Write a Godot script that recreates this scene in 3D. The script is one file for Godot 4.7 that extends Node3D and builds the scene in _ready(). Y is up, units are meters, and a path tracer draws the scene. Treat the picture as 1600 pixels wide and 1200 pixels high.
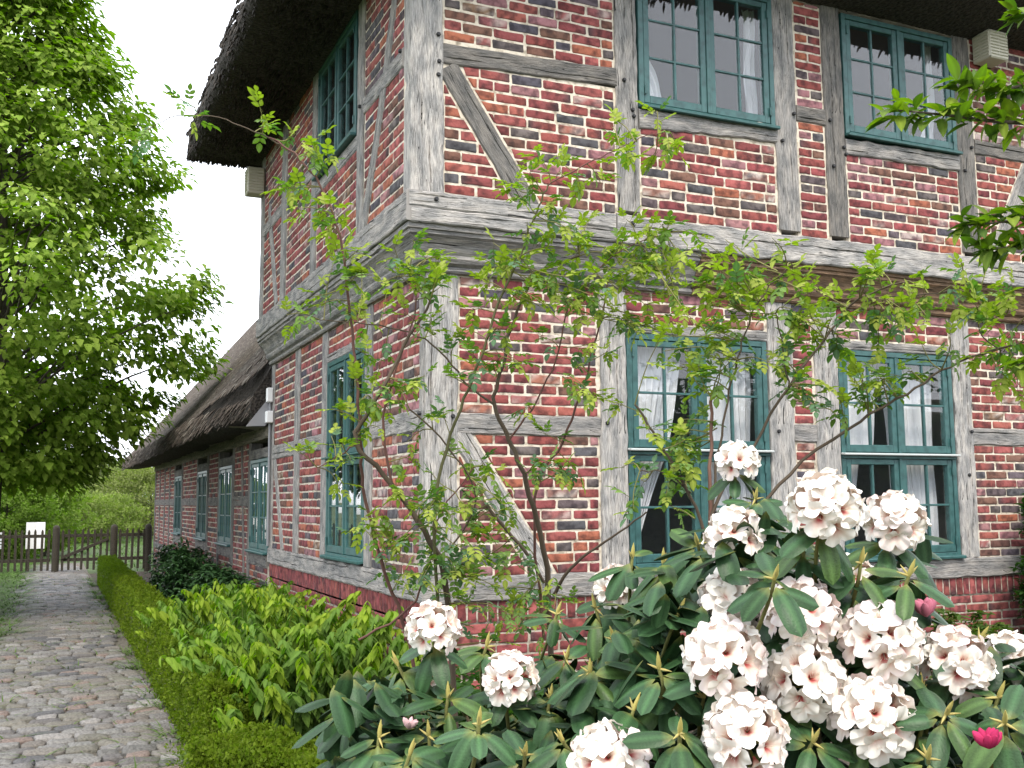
extends Node3D
# A timber-framed brick house with thatched roofs, a cobbled path, roses and a rhododendron in front.
# World: facade of the lower storey is the plane z = 0 (facing +z), the side wall is x = 0 (facing -x), the corner is the origin.

const J := 0.18                                   # how far the upper storey juts out
const EYE := Vector3(-2.4072, 1.6, 6.9143)
const RIGHT := Vector3(0.913921, -0.007441, 0.405824)
const UP := Vector3(-0.038494, 0.993736, 0.10491)
const FWD := Vector3(0.404062, 0.111501, -0.90791)
var rng := RandomNumberGenerator.new()
var M := {}
var n1 := FastNoiseLite.new()
var n2 := FastNoiseLite.new()
var house: Node3D
var wing: Node3D
var bricks := []                                  # every laid brick: [panel, mesh, transform, score]

# ---------------------------------------------------------------- mesh building
class MB:
	var v := PackedVector3Array()
	var n := PackedVector3Array()
	var t := PackedVector2Array()
	var c := PackedColorArray()
	var i := PackedInt32Array()
	func quad(a: Vector3, b: Vector3, d: Vector3, e: Vector3, col := Color.WHITE, ua := Vector2.ZERO, ub := Vector2.ZERO, ud := Vector2.ZERO, ue := Vector2.ZERO):
		var nn := (b - a).cross(e - a) + (d - b).cross(e - d) * -1.0
		nn = (d - a).cross(e - b)
		nn = nn.normalized()
		var k := v.size()
		v.append(a); v.append(b); v.append(d); v.append(e)
		for q in 4:
			n.append(nn); c.append(col)
		t.append(ua); t.append(ub); t.append(ud); t.append(ue)
		i.append(k); i.append(k + 2); i.append(k + 1); i.append(k); i.append(k + 3); i.append(k + 2)
	func tri(a: Vector3, b: Vector3, d: Vector3, col := Color.WHITE):
		var nn := (b - a).cross(d - a).normalized()
		var k := v.size()
		v.append(a); v.append(b); v.append(d)
		for q in 3:
			n.append(nn); c.append(col); t.append(Vector2.ZERO)
		i.append(k); i.append(k + 2); i.append(k + 1)
	# grid of points, rows of equal length, smooth normals; (row direction) x (column direction) points out
	func sheet(rows: Array, cols = null, uvs := 1.0):
		var k := v.size()
		var h := rows.size()
		var w: int = rows[0].size()
		for y in h:
			for x in w:
				var p: Vector3 = rows[y][x]
				var dx: Vector3 = rows[y][mini(x + 1, w - 1)] - rows[y][maxi(x - 1, 0)]
				var dy: Vector3 = rows[mini(y + 1, h - 1)][x] - rows[maxi(y - 1, 0)][x]
				v.append(p); n.append(dx.cross(dy).normalized())
				t.append(Vector2(x, y) * uvs)
				c.append(cols[y][x] if cols != null else Color.WHITE)
		for y in h - 1:
			for x in w - 1:
				var a := k + y * w + x
				i.append(a); i.append(a + w + 1); i.append(a + 1)
				i.append(a); i.append(a + w); i.append(a + w + 1)
	# chamfered box
	func box(xf: Transform3D, s: Vector3, ch := 0.004, col := Color.WHITE):
		var h := s * 0.5
		var g := Vector3(h.x - ch, h.y - ch, h.z - ch)
		for ax in 3:
			for sg in [-1.0, 1.0]:
				var u := (ax + 1) % 3
				var w := (ax + 2) % 3
				var ps := []
				for q in [[-1, -1], [1, -1], [1, 1], [-1, 1]]:
					var p := Vector3.ZERO
					p[ax] = h[ax] * sg; p[u] = g[u] * q[0] * sg; p[w] = g[w] * q[1]
					ps.append(xf * p)
				var lu: float = s[u]
				var lw: float = s[w]
				if lu > lw:
					quad(ps[0], ps[1], ps[2], ps[3], col, Vector2(0, 0), Vector2(0, lu), Vector2(lw, lu), Vector2(lw, 0))
				else:
					quad(ps[0], ps[1], ps[2], ps[3], col, Vector2(0, 0), Vector2(lu, 0), Vector2(lu, lw), Vector2(0, lw))
		if ch <= 0.0: return
		for ax in 3:                                # bevels along axis ax
			var u := (ax + 1) % 3
			var w := (ax + 2) % 3
			for q in [[1, 1], [-1, 1], [-1, -1], [1, -1]]:
				var a0 := Vector3.ZERO; var a1 := Vector3.ZERO; var b0 := Vector3.ZERO; var b1 := Vector3.ZERO
				a0[ax] = -g[ax]; a1[ax] = g[ax]; b0[ax] = -g[ax]; b1[ax] = g[ax]
				a0[u] = h[u] * q[0]; a0[w] = g[w] * q[1]; a1[u] = a0[u]; a1[w] = a0[w]
				b0[u] = g[u] * q[0]; b0[w] = h[w] * q[1]; b1[u] = b0[u]; b1[w] = b0[w]
				if q[0] * q[1] > 0:
					quad(xf * a0, xf * b0, xf * b1, xf * a1, col)
				else:
					quad(xf * b0, xf * a0, xf * a1, xf * b1, col)
	# rings: each ring runs counter-clockwise about the direction of travel
	func loft(rings: Array, smooth := false, caps := true, col := Color.WHITE, cols = null, u0 := 0.0, v0 := 0.0):
		var k: int = rings[0].size()
		var m := rings.size()
		var per := PackedFloat32Array()
		var acc := u0
		for j in k + 1:
			per.append(acc)
			acc += (rings[0][(j + 1) % k] - rings[0][j % k]).length()
		var lens := PackedFloat32Array()
		acc = v0
		for r in m:
			lens.append(acc)
			if r < m - 1: acc += (rings[r + 1][0] - rings[r][0]).length()
		if smooth:
			var b0 := v.size()
			for r in m:
				for j in k + 1:
					var jj := j % k
					var p: Vector3 = rings[r][jj]
					var du: Vector3 = rings[r][(jj + 1) % k] - rings[r][(jj + k - 1) % k]
					var dv: Vector3 = rings[mini(r + 1, m - 1)][jj] - rings[maxi(r - 1, 0)][jj]
					var nn := du.cross(dv)
					v.append(p); n.append(nn.normalized() if nn.length() > 1e-9 else Vector3.UP)
					t.append(Vector2(per[j], lens[r])); c.append(cols[r] if cols != null else col)
			for r in m - 1:
				for j in k:
					var a := b0 + r * (k + 1) + j
					var b := a + k + 1
					i.append(a); i.append(b + 1); i.append(a + 1)
					i.append(a); i.append(b); i.append(b + 1)
		else:
			for r in m - 1:
				for j in k:
					var j1 := (j + 1) % k
					quad(rings[r][j], rings[r][j1], rings[r + 1][j1], rings[r + 1][j], cols[r] if cols != null else col,
						Vector2(per[j], lens[r]), Vector2(per[j + 1], lens[r]), Vector2(per[j + 1], lens[r + 1]), Vector2(per[j], lens[r + 1]))
		if caps:
			for q in 2:
				var ring: PackedVector3Array = rings[0] if q == 0 else rings[m - 1]
				var mid := Vector3.ZERO
				for p in ring: mid += p
				mid /= k
				for j in k:
					if q == 0: tri(mid, ring[(j + 1) % k], ring[j], cols[0] if cols != null else col)
					else: tri(mid, ring[j], ring[(j + 1) % k], cols[m - 1] if cols != null else col)
	func tube(pts: Array, radii: Array, sides := 6, col := Color.WHITE, cols = null):
		var rings := []
		var nrm := Vector3.ZERO
		for r in pts.size():
			var d: Vector3 = (pts[mini(r + 1, pts.size() - 1)] - pts[maxi(r - 1, 0)]).normalized()
			if nrm == Vector3.ZERO:
				nrm = d.cross(Vector3(0.31, 0.2, 0.93)).normalized()
			nrm = (nrm - d * nrm.dot(d)).normalized()
			var bi := d.cross(nrm)
			var ring := PackedVector3Array()
			for s in sides:
				var a := TAU * s / sides
				ring.append(pts[r] + (nrm * cos(a) + bi * sin(a)) * radii[r])
			rings.append(ring)
		loft(rings, true, true, col, cols)
	func mesh() -> ArrayMesh:
		var a := []
		a.resize(Mesh.ARRAY_MAX)
		a[Mesh.ARRAY_VERTEX] = v; a[Mesh.ARRAY_NORMAL] = n; a[Mesh.ARRAY_TEX_UV] = t; a[Mesh.ARRAY_COLOR] = c; a[Mesh.ARRAY_INDEX] = i
		var am := ArrayMesh.new()
		am.add_surface_from_arrays(Mesh.PRIMITIVE_TRIANGLES, a)
		return am

func R(a: float, b: float) -> float:
	return rng.randf_range(a, b)

func obj(called: String, mesh: Mesh, m: Material, parent: Node = self, xf := Transform3D.IDENTITY) -> MeshInstance3D:
	var o := MeshInstance3D.new()
	o.name = called; o.mesh = mesh; o.transform = xf
	if m != null: o.material_override = m
	parent.add_child(o, true)
	return o

func node(called: String, parent: Node = self, at := Vector3.ZERO) -> Node3D:
	var o := Node3D.new()
	o.name = called; o.position = at
	parent.add_child(o, true)
	return o

func tag(o: Node, label: String, category: String, group := "", kind := ""):
	if label: o.set_meta("label", label)
	if category: o.set_meta("category", category)
	if group: o.set_meta("group", group)
	if kind: o.set_meta("kind", kind)
	return o

func scatter(called: String, mesh: Mesh, m: Material, xfs: Array, cols: Array, parent: Node) -> MultiMeshInstance3D:
	var mm := MultiMesh.new()
	mm.transform_format = MultiMesh.TRANSFORM_3D
	mm.use_colors = true
	mm.mesh = mesh
	mm.instance_count = xfs.size()
	for k in xfs.size():
		mm.set_instance_transform(k, xfs[k])
		mm.set_instance_color(k, cols[k])
	var o := MultiMeshInstance3D.new()
	o.name = called; o.multimesh = mm; o.material_override = m
	o.set_meta("kind", "stuff")
	parent.add_child(o, true)
	return o

func px(x: float, y: float, depth: float) -> Vector3:      # a pixel of the photograph, at a depth in metres
	return EYE + (RIGHT * ((x - 800.0) / 1627.0) - UP * ((y - 600.0) / 1627.0) + FWD) * depth

func aim(dir: Vector3, up := Vector3.UP) -> Basis:         # -z runs along dir
	var d := dir.normalized()
	if absf(d.dot(up.normalized())) > 0.98: up = Vector3(0.3, 0.2, 0.9)
	return Basis.looking_at(d, up)

func rdir() -> Vector3:
	var z := R(-1, 1)
	var a := R(0, TAU)
	var s := sqrt(1.0 - z * z)
	return Vector3(s * cos(a), z, s * sin(a))

func smooth_path(pts: Array, sub := 4) -> Array:           # Catmull-Rom through the points
	var out := []
	for k in pts.size() - 1:
		var p0: Vector3 = pts[maxi(k - 1, 0)]
		var p1: Vector3 = pts[k]
		var p2: Vector3 = pts[k + 1]
		var p3: Vector3 = pts[mini(k + 2, pts.size() - 1)]
		for s in sub:
			var q := float(s) / sub
			out.append(p1.cubic_interpolate(p2, p0, p3, q))
	out.append(pts[-1])
	return out

# ---------------------------------------------------------------- materials
func ramp_image(size: int, freq: float, sd: int, stops: Array, oct := 4, sx := 1, sy := 1) -> Image:
	var nz := FastNoiseLite.new()
	nz.seed = sd; nz.frequency = freq; nz.fractal_octaves = oct; nz.noise_type = FastNoiseLite.TYPE_SIMPLEX
	var im := nz.get_seamless_image(size / sx, size / sy)
	if sx != 1 or sy != 1: im.resize(size, size, Image.INTERPOLATE_CUBIC)
	im.convert(Image.FORMAT_L8)
	var d := im.get_data()
	var lut := []
	for k in 256:
		var f := k / 255.0
		var col: Color = stops[-1][1]
		for s in stops.size() - 1:
			if f <= stops[s + 1][0]:
				col = stops[s][1].lerp(stops[s + 1][1], clampf((f - stops[s][0]) / (stops[s + 1][0] - stops[s][0]), 0, 1))
				break
		lut.append(col)
	var o := PackedByteArray()
	o.resize(size * size * 3)
	for k in size * size:
		var cc: Color = lut[d[k]]
		o[k * 3] = int(clampf(cc.r, 0, 1) * 255); o[k * 3 + 1] = int(clampf(cc.g, 0, 1) * 255); o[k * 3 + 2] = int(clampf(cc.b, 0, 1) * 255)
	return Image.create_from_data(size, size, false, Image.FORMAT_RGB8, o)

func tex(im: Image) -> ImageTexture:
	return ImageTexture.create_from_image(im)

func lin(r: float, g: float, b: float) -> Color:           # linear reflectance to the sRGB that albedo_color wants
	return Color(r, g, b).linear_to_srgb()

func mat(r: float, g: float, b: float, rough := 0.9, vcol := false) -> StandardMaterial3D:
	var m := StandardMaterial3D.new()
	m.albedo_color = lin(r, g, b)
	m.roughness = rough
	m.vertex_color_use_as_albedo = vcol
	return m

func tri_tex(m: StandardMaterial3D, im: Image, metres: float, bump: Image = null, cm := 0.0):
	m.uv1_triplanar = true; m.uv1_world_triplanar = true
	m.uv1_scale = Vector3.ONE / metres
	if im: m.albedo_texture = tex(im)
	if bump:
		m.heightmap_enabled = true; m.heightmap_texture = tex(bump); m.heightmap_scale = cm

func timber_images() -> Array:
	var w := 384
	var h := 1024
	var col := PackedByteArray(); col.resize(w * h * 3)
	var hgt := PackedByteArray(); hgt.resize(w * h)
	var a := FastNoiseLite.new(); a.seed = 5; a.frequency = 1.0; a.fractal_octaves = 3
	var b := FastNoiseLite.new(); b.seed = 9; b.frequency = 1.0; b.fractal_octaves = 2
	for y in h:
		var mixin := clampf((y - (h - 160)) / 160.0, 0.0, 1.0)      # the last rows run into the first, so that the grain has no seam
		for x in w:
			var e := [0.0, 0.0, 0.0, 0.0]
			for pass_n in (2 if mixin > 0.0 else 1):
				var yy := y - h * pass_n
				var share := mixin if pass_n == 1 else 1.0 - mixin
				var wx := x + 10.0 * b.get_noise_2d(x * 0.003, yy * 0.0025) + 3.0 * b.get_noise_2d(x * 0.014 + 40, yy * 0.008)
				e[0] += share * a.get_noise_2d(wx * 0.40, yy * 0.016)
				e[1] += share * a.get_noise_2d(wx * 0.05 + 90, yy * 0.004 + 10)
				e[2] += share * absf(b.get_noise_2d(wx * 0.030 + 300, yy * 0.0022 + 70))
				e[3] += share * b.get_noise_2d(x * 0.01 + 700, yy * 0.006)
			var fine: float = e[0]
			var band: float = e[1]
			var crack: float = e[2]
			var blot: float = e[3]
			var g := 0.77 + fine * 0.40 + band * 0.13 + blot * 0.16
			var deep := 1.0 - smoothstep(0.010, 0.040, crack) * 1.0
			var gate := smoothstep(-0.12, 0.12, b.get_noise_2d(x * 0.006 + 900, y * 0.0035 + 33))
			deep *= gate
			g = clampf(g * (1.0 - 0.82 * deep), 0.05, 1.0)
			var k := y * w + x
			var warm := 0.02 * blot
			col[k * 3] = int(clampf(g * (1.0 + warm), 0, 1) * 255); col[k * 3 + 1] = int(clampf(g * 0.985, 0, 1) * 255); col[k * 3 + 2] = int(clampf(g * (0.965 - warm), 0, 1) * 255)
			hgt[k] = int(clampf(0.6 + fine * 0.35 + band * 0.2 - deep * 0.6, 0, 1) * 255)
	return [Image.create_from_data(w, h, false, Image.FORMAT_RGB8, col), Image.create_from_data(w, h, false, Image.FORMAT_L8, hgt)]

func make_materials():
	var grit := ramp_image(256, 0.05, 3, [[0.0, Color(0.2, 0.2, 0.2)], [1.0, Color.WHITE]], 5)
	var ti := timber_images()
	for nm in [["timber", 0.46, 0.45, 0.445], ["timber_light", 0.60, 0.59, 0.585], ["timber_dark", 0.27, 0.26, 0.25], ["timber_brown", 0.36, 0.235, 0.15], ["timber_old", 0.30, 0.27, 0.22]]:
		var m := mat(nm[1], nm[2], nm[3], 0.92)
		m.albedo_texture = tex(ti[0])
		m.uv1_scale = Vector3(1.0 / 0.34, 1.0 / 1.6, 1)
		m.heightmap_enabled = true; m.heightmap_texture = tex(ti[1]); m.heightmap_scale = 0.7
		M[nm[0]] = m
	# bricks: tone in the vertex colour, burn marks and grit from a triplanar picture, lime bloom as detail
	var b := mat(1, 1, 1, 0.93, true)
	tri_tex(b, ramp_image(512, 0.014, 11, [[0.0, Color(0.50, 0.50, 0.54)], [0.35, Color(0.76, 0.74, 0.74)], [0.6, Color(0.96, 0.95, 0.94)], [1.0, Color(1, 1, 1)]], 6), 0.9, grit, 0.6)
	M.brick = b
	var bl: StandardMaterial3D = b.duplicate()
	bl.albedo_texture = tex(ramp_image(512, 0.05, 29, [[0.0, Color(0.5, 0.48, 0.48)], [0.4, Color(0.9, 0.88, 0.88)], [0.52, Color(1, 1, 1)], [1.0, Color(1, 1, 1)]], 5))
	M.brick_pale = bl
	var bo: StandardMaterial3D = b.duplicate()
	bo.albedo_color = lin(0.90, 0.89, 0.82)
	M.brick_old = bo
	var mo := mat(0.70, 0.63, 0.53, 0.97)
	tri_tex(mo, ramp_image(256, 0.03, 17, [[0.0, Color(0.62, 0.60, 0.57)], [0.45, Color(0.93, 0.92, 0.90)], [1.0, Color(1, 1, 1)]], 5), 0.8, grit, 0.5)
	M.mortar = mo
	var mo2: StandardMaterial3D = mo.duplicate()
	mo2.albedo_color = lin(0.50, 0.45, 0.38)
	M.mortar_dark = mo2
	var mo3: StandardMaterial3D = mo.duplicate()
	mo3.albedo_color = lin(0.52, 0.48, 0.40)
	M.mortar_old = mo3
	var teal := mat(0.036, 0.112, 0.108, 0.42)
	tri_tex(teal, ramp_image(256, 0.02, 41, [[0.0, Color(0.72, 0.76, 0.76)], [0.5, Color(0.95, 0.95, 0.95)], [1.0, Color(1, 1, 1)]], 4), 0.6)
	M.teal = teal
	M.ledge = mat(0.45, 0.47, 0.46, 0.6)
	var gl := StandardMaterial3D.new()
	gl.albedo_color = Color(0.55, 0.6, 0.63, 0.012)
	gl.transparency = BaseMaterial3D.TRANSPARENCY_ALPHA
	gl.roughness = 0.0; gl.metallic_specular = 1.0
	M.glass = gl
	M.iron = mat(0.02, 0.02, 0.022, 0.6)
	M.cream = mat(0.50, 0.47, 0.38, 0.55)
	M.white = mat(0.8, 0.8, 0.79, 0.6)
	M.zinc = mat(0.24, 0.24, 0.25, 0.6)
	var cu := mat(0.75, 0.77, 0.80, 0.95)
	cu.backlight_enabled = true; cu.backlight = Color(0.5, 0.5, 0.5)
	M.curtain = cu
	M.room = mat(0.34, 0.31, 0.27, 0.95)
	M.floor_wood = mat(0.16, 0.10, 0.06, 0.7)
	var th := mat(0.05, 0.041, 0.033, 1.0)
	tri_tex(th, ramp_image(256, 0.05, 53, [[0.0, Color(0.4, 0.38, 0.36)], [0.6, Color(0.9, 0.9, 0.9)], [1.0, Color.WHITE]], 5), 0.7, grit, 3.0)
	M.thatch = th
	M.straw = mat(1, 1, 1, 0.95, true)
	M.stone = mat(1, 1, 1, 0.8, true)
	tri_tex(M.stone, ramp_image(256, 0.04, 61, [[0.0, Color(0.6, 0.6, 0.6)], [0.6, Color(0.95, 0.95, 0.95)], [1.0, Color.WHITE]], 5), 0.3, grit, 0.6)
	var so := mat(0.085, 0.068, 0.05, 1.0)
	tri_tex(so, ramp_image(512, 0.03, 71, [[0.0, Color(0.4, 0.4, 0.38)], [0.6, Color(0.9, 0.88, 0.85)], [1.0, Color.WHITE]], 6), 0.9, grit, 2.0)
	M.soil = so
	M.sand = so.duplicate()
	M.sand.albedo_color = lin(0.16, 0.145, 0.12)
	var gr := mat(0.06, 0.10, 0.022, 1.0)
	tri_tex(gr, ramp_image(512, 0.02, 73, [[0.0, Color(0.5, 0.6, 0.4)], [0.6, Color(0.95, 0.92, 0.85)], [1.0, Color(1, 1, 0.9)]], 6), 3.0, grit, 2.0)
	M.grass = gr
	for nm in [["leaf", 0.6, 0.8, Color(0.8, 0.95, 0.3)], ["leaf_glossy", 0.42, 0.5, Color(0.12, 0.2, 0.05)], ["petal", 0.75, 0.3, Color(0.5, 0.45, 0.42)], ["blade", 0.7, 0.3, Color(0.4, 0.6, 0.15)]]:
		var m := mat(1, 1, 1, nm[1], true)
		m.backlight_enabled = true; m.backlight = nm[3]
		m.metallic_specular = 0.34 if nm[0] == "leaf_glossy" else 0.24
		M[nm[0]] = m
	var vein := ramp_image(256, 0.06, 97, [[0.0, Color(0.82, 0.84, 0.8)], [0.5, Color(0.95, 0.95, 0.93)], [1.0, Color.WHITE]], 4)
	tri_tex(M.leaf_glossy, vein, 0.12, vein, 0.35)
	M.bark = mat(1, 1, 1, 0.9, true)
	M.wood_fence = mat(0.062, 0.05, 0.034, 0.9)
	tri_tex(M.wood_fence, ramp_image(256, 0.04, 83, [[0.0, Color(0.5, 0.5, 0.48)], [1.0, Color.WHITE]], 5), 0.4, grit, 0.6)
	M.bench = mat(0.36, 0.37, 0.37, 0.7)

# ---------------------------------------------------------------- the house
# a wall frame: local x along the wall, y up, z outward. For the side wall local x is the world's z.
func facade(off: float) -> Transform3D:
	return Transform3D(Basis.IDENTITY, Vector3(0, 0, off))
func side(off: float) -> Transform3D:
	return Transform3D(Basis(Vector3(0, 0, 1), Vector3.UP, Vector3(-1, 0, 0)), Vector3(-off, 0, 0))

func timber(called: String, F: Transform3D, a: Vector2, b: Vector2, width: float, m: Material, proud := 0.014, depth := 0.16, wobble := 0.006, bow := 0.0, parent: Node = null) -> MeshInstance3D:
	var t2 := (b - a).normalized()
	var t := F.basis * Vector3(t2.x, t2.y, 0)
	var w := F.basis.z
	var s := w.cross(t)
	var len := (b - a).length()
	var segs := maxi(3, int(len / 0.08))
	var cracks := [lerpf(-0.5, 0.5, R(0.18, 0.42)), lerpf(-0.5, 0.5, R(0.58, 0.84))]
	var most := R(0.3, 1.0)
	var rings := []
	var sd := rng.randf() * 900.0
	for k in segs + 1:
		var f := float(k) / segs
		var p := F * Vector3(lerpf(a.x, b.x, f), lerpf(a.y, b.y, f), 0)
		p += s * (bow * sin(f * PI))
		var l := -width * 0.5 + wobble * n1.get_noise_2d(sd, f * len * 90.0) * 2.0
		var r := width * 0.5 + wobble * n1.get_noise_2d(sd + 50, f * len * 90.0) * 2.0
		var z := proud + 0.006 * n1.get_noise_2d(sd + 99, f * len * 60.0)
		var ch := 0.008 + 0.006 * absf(n1.get_noise_2d(sd + 150, f * len * 200.0))
		var mid := 0.004 * n1.get_noise_2d(sd + 200, f * len * 80.0)
		var ring := PackedVector3Array()
		var sec := [Vector2(l, -depth), Vector2(r, -depth), Vector2(r, z - ch), Vector2(r - ch, z)]
		for cq in 2:                                   # drying cracks: grooves that open and close along the grain
			var cpos: float = cracks[1 - cq] * width + width * 0.10 * n1.get_noise_2d(sd + 300 + 70 * cq, f * len * 28.0)
			var open := smoothstep(-0.08, 0.28, n1.get_noise_2d(sd + 500 + 90 * cq, f * len * 16.0)) * most * smoothstep(0.0, 0.06, f) * smoothstep(1.0, 0.94, f)
			var gw := 0.0008 + 0.0075 * open
			sec.append(Vector2(cpos + gw, z + mid)); sec.append(Vector2(cpos, z + mid - 0.0006 - 0.03 * open)); sec.append(Vector2(cpos - gw, z + mid))
		sec.append(Vector2(l + ch, z)); sec.append(Vector2(l, z - ch))
		for q in sec:
			ring.append(p + s * q.x + w * q.y)
		rings.append(ring)
	var mb := MB.new()
	mb.loft(rings, false, true, Color.WHITE, null, rng.randf() * 3.0, rng.randf() * 7.0)
	return obj(called, mb.mesh(), m, parent if parent else house)

func pegs(F: Transform3D, list: Array):
	for p in list:
		var mb := MB.new()
		var c0: Vector3 = F * Vector3(p[0], p[1], 0.0)
		var w := F.basis.z
		mb.tube([c0, c0 + w * 0.03, c0 + w * 0.036], [0.017, 0.016, 0.01], 8)
		obj("peg", mb.mesh(), M.iron, house)

var brick_pool := []
var brick_pool_pale := []
const TONES := [[0.255, 0.066, 0.062, 8], [0.30, 0.084, 0.076, 6], [0.205, 0.050, 0.050, 6], [0.35, 0.115, 0.070, 2], [0.16, 0.078, 0.058, 4], [0.085, 0.083, 0.095, 3], [0.135, 0.11, 0.115, 4], [0.30, 0.15, 0.145, 4]]
const BL := 0.242
const BH := 0.064

func brick_mesh(tone: Color, dark_end: float, L := BL, H := BH, spots := false, trap = null) -> ArrayMesh:
	var mb := MB.new()
	var nx := 6
	var ny := 4
	var rows := []
	var cols := []
	var burnt := Color(0.055, 0.05, 0.055)
	var sd := rng.randf() * 999.0
	for y in ny:
		var row := []
		var cr := []
		for x in nx:
			var fx := [0.0, 0.035, 0.35, 0.65, 0.965, 1.0][x] as float
			var fy := [0.0, 0.13, 0.87, 1.0][y] as float
			var edge := x == 0 or x == nx - 1 or y == 0 or y == ny - 1
			var corner := (x == 0 or x == nx - 1) and (y == 0 or y == ny - 1)
			var p := Vector3((fx - 0.5) * L, (fy - 0.5) * H, 0)
			p.x += R(-0.0035, 0.0035); p.y += R(-0.003, 0.003)
			if edge: p.z = -0.006 - R(0, 0.003)
			else: p.z = R(-0.002, 0.002)
			if trap != null: p.x = lerpf(lerpf(trap[0], trap[1], fy), lerpf(trap[2], trap[3], fy), fx)
			elif corner:
				p.x *= 0.975; p.y *= 0.86
			row.append(p)
			var cc := tone
			var e: float = clampf((absf(fx - (1.0 if dark_end > 0 else 0.0)) * -1.0 + absf(dark_end)) * 3.0, 0, 1)
			cc = cc.lerp(burnt, e * 0.8)
			cc = cc * R(0.88, 1.1)
			if spots and rng.randf() < 0.45: cc = cc.lerp(Color(0.60, 0.55, 0.50), R(0.3, 0.9))
			cr.append(Color(cc.r, cc.g, cc.b, 1))
		rows.append(row); cols.append(cr)
	mb.sheet(rows, cols)
	# the sides, going back into the mortar
	var loop := []
	for x in nx: loop.append([0, x])
	for y in range(1, ny): loop.append([y, nx - 1])
	for x in range(nx - 2, -1, -1): loop.append([ny - 1, x])
	for y in range(ny - 2, 0, -1): loop.append([y, 0])
	for k in loop.size():
		var a: Vector3 = rows[loop[k][0]][loop[k][1]]
		var b: Vector3 = rows[loop[(k + 1) % loop.size()][0]][loop[(k + 1) % loop.size()][1]]
		mb.quad(b, a, Vector3(a.x, a.y, -0.05), Vector3(b.x, b.y, -0.05), cols[loop[k][0]][loop[k][1]])
	return mb.mesh()

func make_brick_pool():
	for tn in TONES:
		for k in tn[3]:
			var f := R(0.94, 1.28)
			brick_pool.append(brick_mesh(Color(tn[0] * f, tn[1] * f * R(0.92, 1.1), tn[2] * f * R(0.92, 1.1)), (R(0.2, 0.5) * (1 if rng.randf() < 0.5 else -1)) if rng.randf() < 0.4 else 0.0))
	for k in 9:
		brick_pool_pale.append(brick_mesh(Color(R(0.2, 0.32), R(0.09, 0.14), R(0.08, 0.12)), 0.0, BL, BH, true))

# lays courses of bricks in a bay; skip(x, y) leaves out bricks that a brace hides wholly
func bay(F: Transform3D, x0: float, x1: float, y0: float, y1: float, skip = null, parent: Node = null, dark := false, red := false, course := 0.0785):
	# skip: a brace [from, to, half width] that the courses are cut to
	if parent == null: parent = house
	var mb := MB.new()
	mb.box(F * Transform3D(Basis.IDENTITY, Vector3((x0 + x1) * 0.5, (y0 + y1) * 0.5, -0.075)), Vector3(x1 - x0 + 0.05, y1 - y0 + 0.05, 0.14) if F.basis == Basis.IDENTITY else Vector3(x1 - x0 + 0.05, y1 - y0 + 0.05, 0.14), 0.0)
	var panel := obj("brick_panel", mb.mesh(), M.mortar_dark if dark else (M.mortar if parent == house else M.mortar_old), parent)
	var rows := maxi(1, roundi((y1 - y0) / course))
	var ch := (y1 - y0) / rows
	var g := 0.0155
	for r in rows:
		var x := x0 + 0.022 * R(0.7, 1.25)
		var first := true
		while x < x1 - 0.04:
			var L := BL * R(0.94, 1.05)
			if rng.randf() < 0.07: L = 0.115 * R(0.95, 1.1)
			if first and r % 2 == 1: L = 0.115 * R(0.9, 1.25)
			elif first: L = BL * R(0.9, 1.05)
			var xe := x1 - 0.022 * R(0.7, 1.25)
			if x + L > xe - 0.06: L = xe - x
			L = minf(L, xe - x)
			first = false
			var cx := x + L * 0.5
			var cy := y0 + (r + 0.5) * ch
			x += L + g * R(0.8, 1.3)
			if L < 0.03: continue
			if skip != null and lay_cut(F, panel, parent, skip, cx - L * 0.5, cx + L * 0.5, cy, ch - g): continue
			var pale := rng.randf() < 0.08 and not red
			var me: ArrayMesh = brick_pool_pale[rng.randi() % brick_pool_pale.size()] if pale else brick_pool[(rng.randi() % 20 if red else rng.randi() % brick_pool.size())]
			var bs := Basis.from_scale(Vector3(L / BL, (ch - g) / BH * R(0.96, 1.05), 1))
			bs = Basis(Vector3(0, 0, 1), R(-0.012, 0.012)) * Basis(Vector3.UP, R(-0.006, 0.006)) * bs
			if rng.randf() < 0.5: bs = Basis(Vector3(0, 0, 1), PI) * bs
			var xf := F * Transform3D(bs, Vector3(cx, cy, 0.003 + R(-0.002, 0.003)))
			bricks.append([panel, me, xf, parent])

# cuts a brick to the slanting edges of a brace; true when the brace touches it
func lay_cut(F: Transform3D, panel: Node, parent: Node, brace: Array, xa: float, xb: float, cy: float, h: float) -> bool:
	var a: Vector2 = brace[0]
	var b: Vector2 = brace[1]
	var d := (b - a).normalized()
	var hw: float = (brace[2] + 0.018) / absf(d.y)
	var cb := a.x + (cy - h * 0.5 - a.y) * d.x / d.y
	var ct := a.x + (cy + h * 0.5 - a.y) * d.x / d.y
	if maxf(cb, ct) + hw < xa or minf(cb, ct) - hw > xb: return false
	for q in [[xa, xa, minf(xb, cb - hw), minf(xb, ct - hw)], [maxf(xa, cb + hw), maxf(xa, ct + hw), xb, xb]]:
		if q[2] < q[0] + 0.012 and q[3] < q[1] + 0.012: continue
		var tn = TONES[rng.randi() % 5]
		var o: float = (q[0] + q[1] + q[2] + q[3]) * 0.25
		var me := brick_mesh(Color(tn[0], tn[1], tn[2]), 0.0, BL, h, false, [q[0] - o, q[1] - o, maxf(q[2], q[0] + 0.008) - o, maxf(q[3], q[1] + 0.008) - o])
		bricks.append([panel, me, F * Transform3D(Basis.IDENTITY, Vector3(o, cy, 0.003)), parent])
	return true

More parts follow.
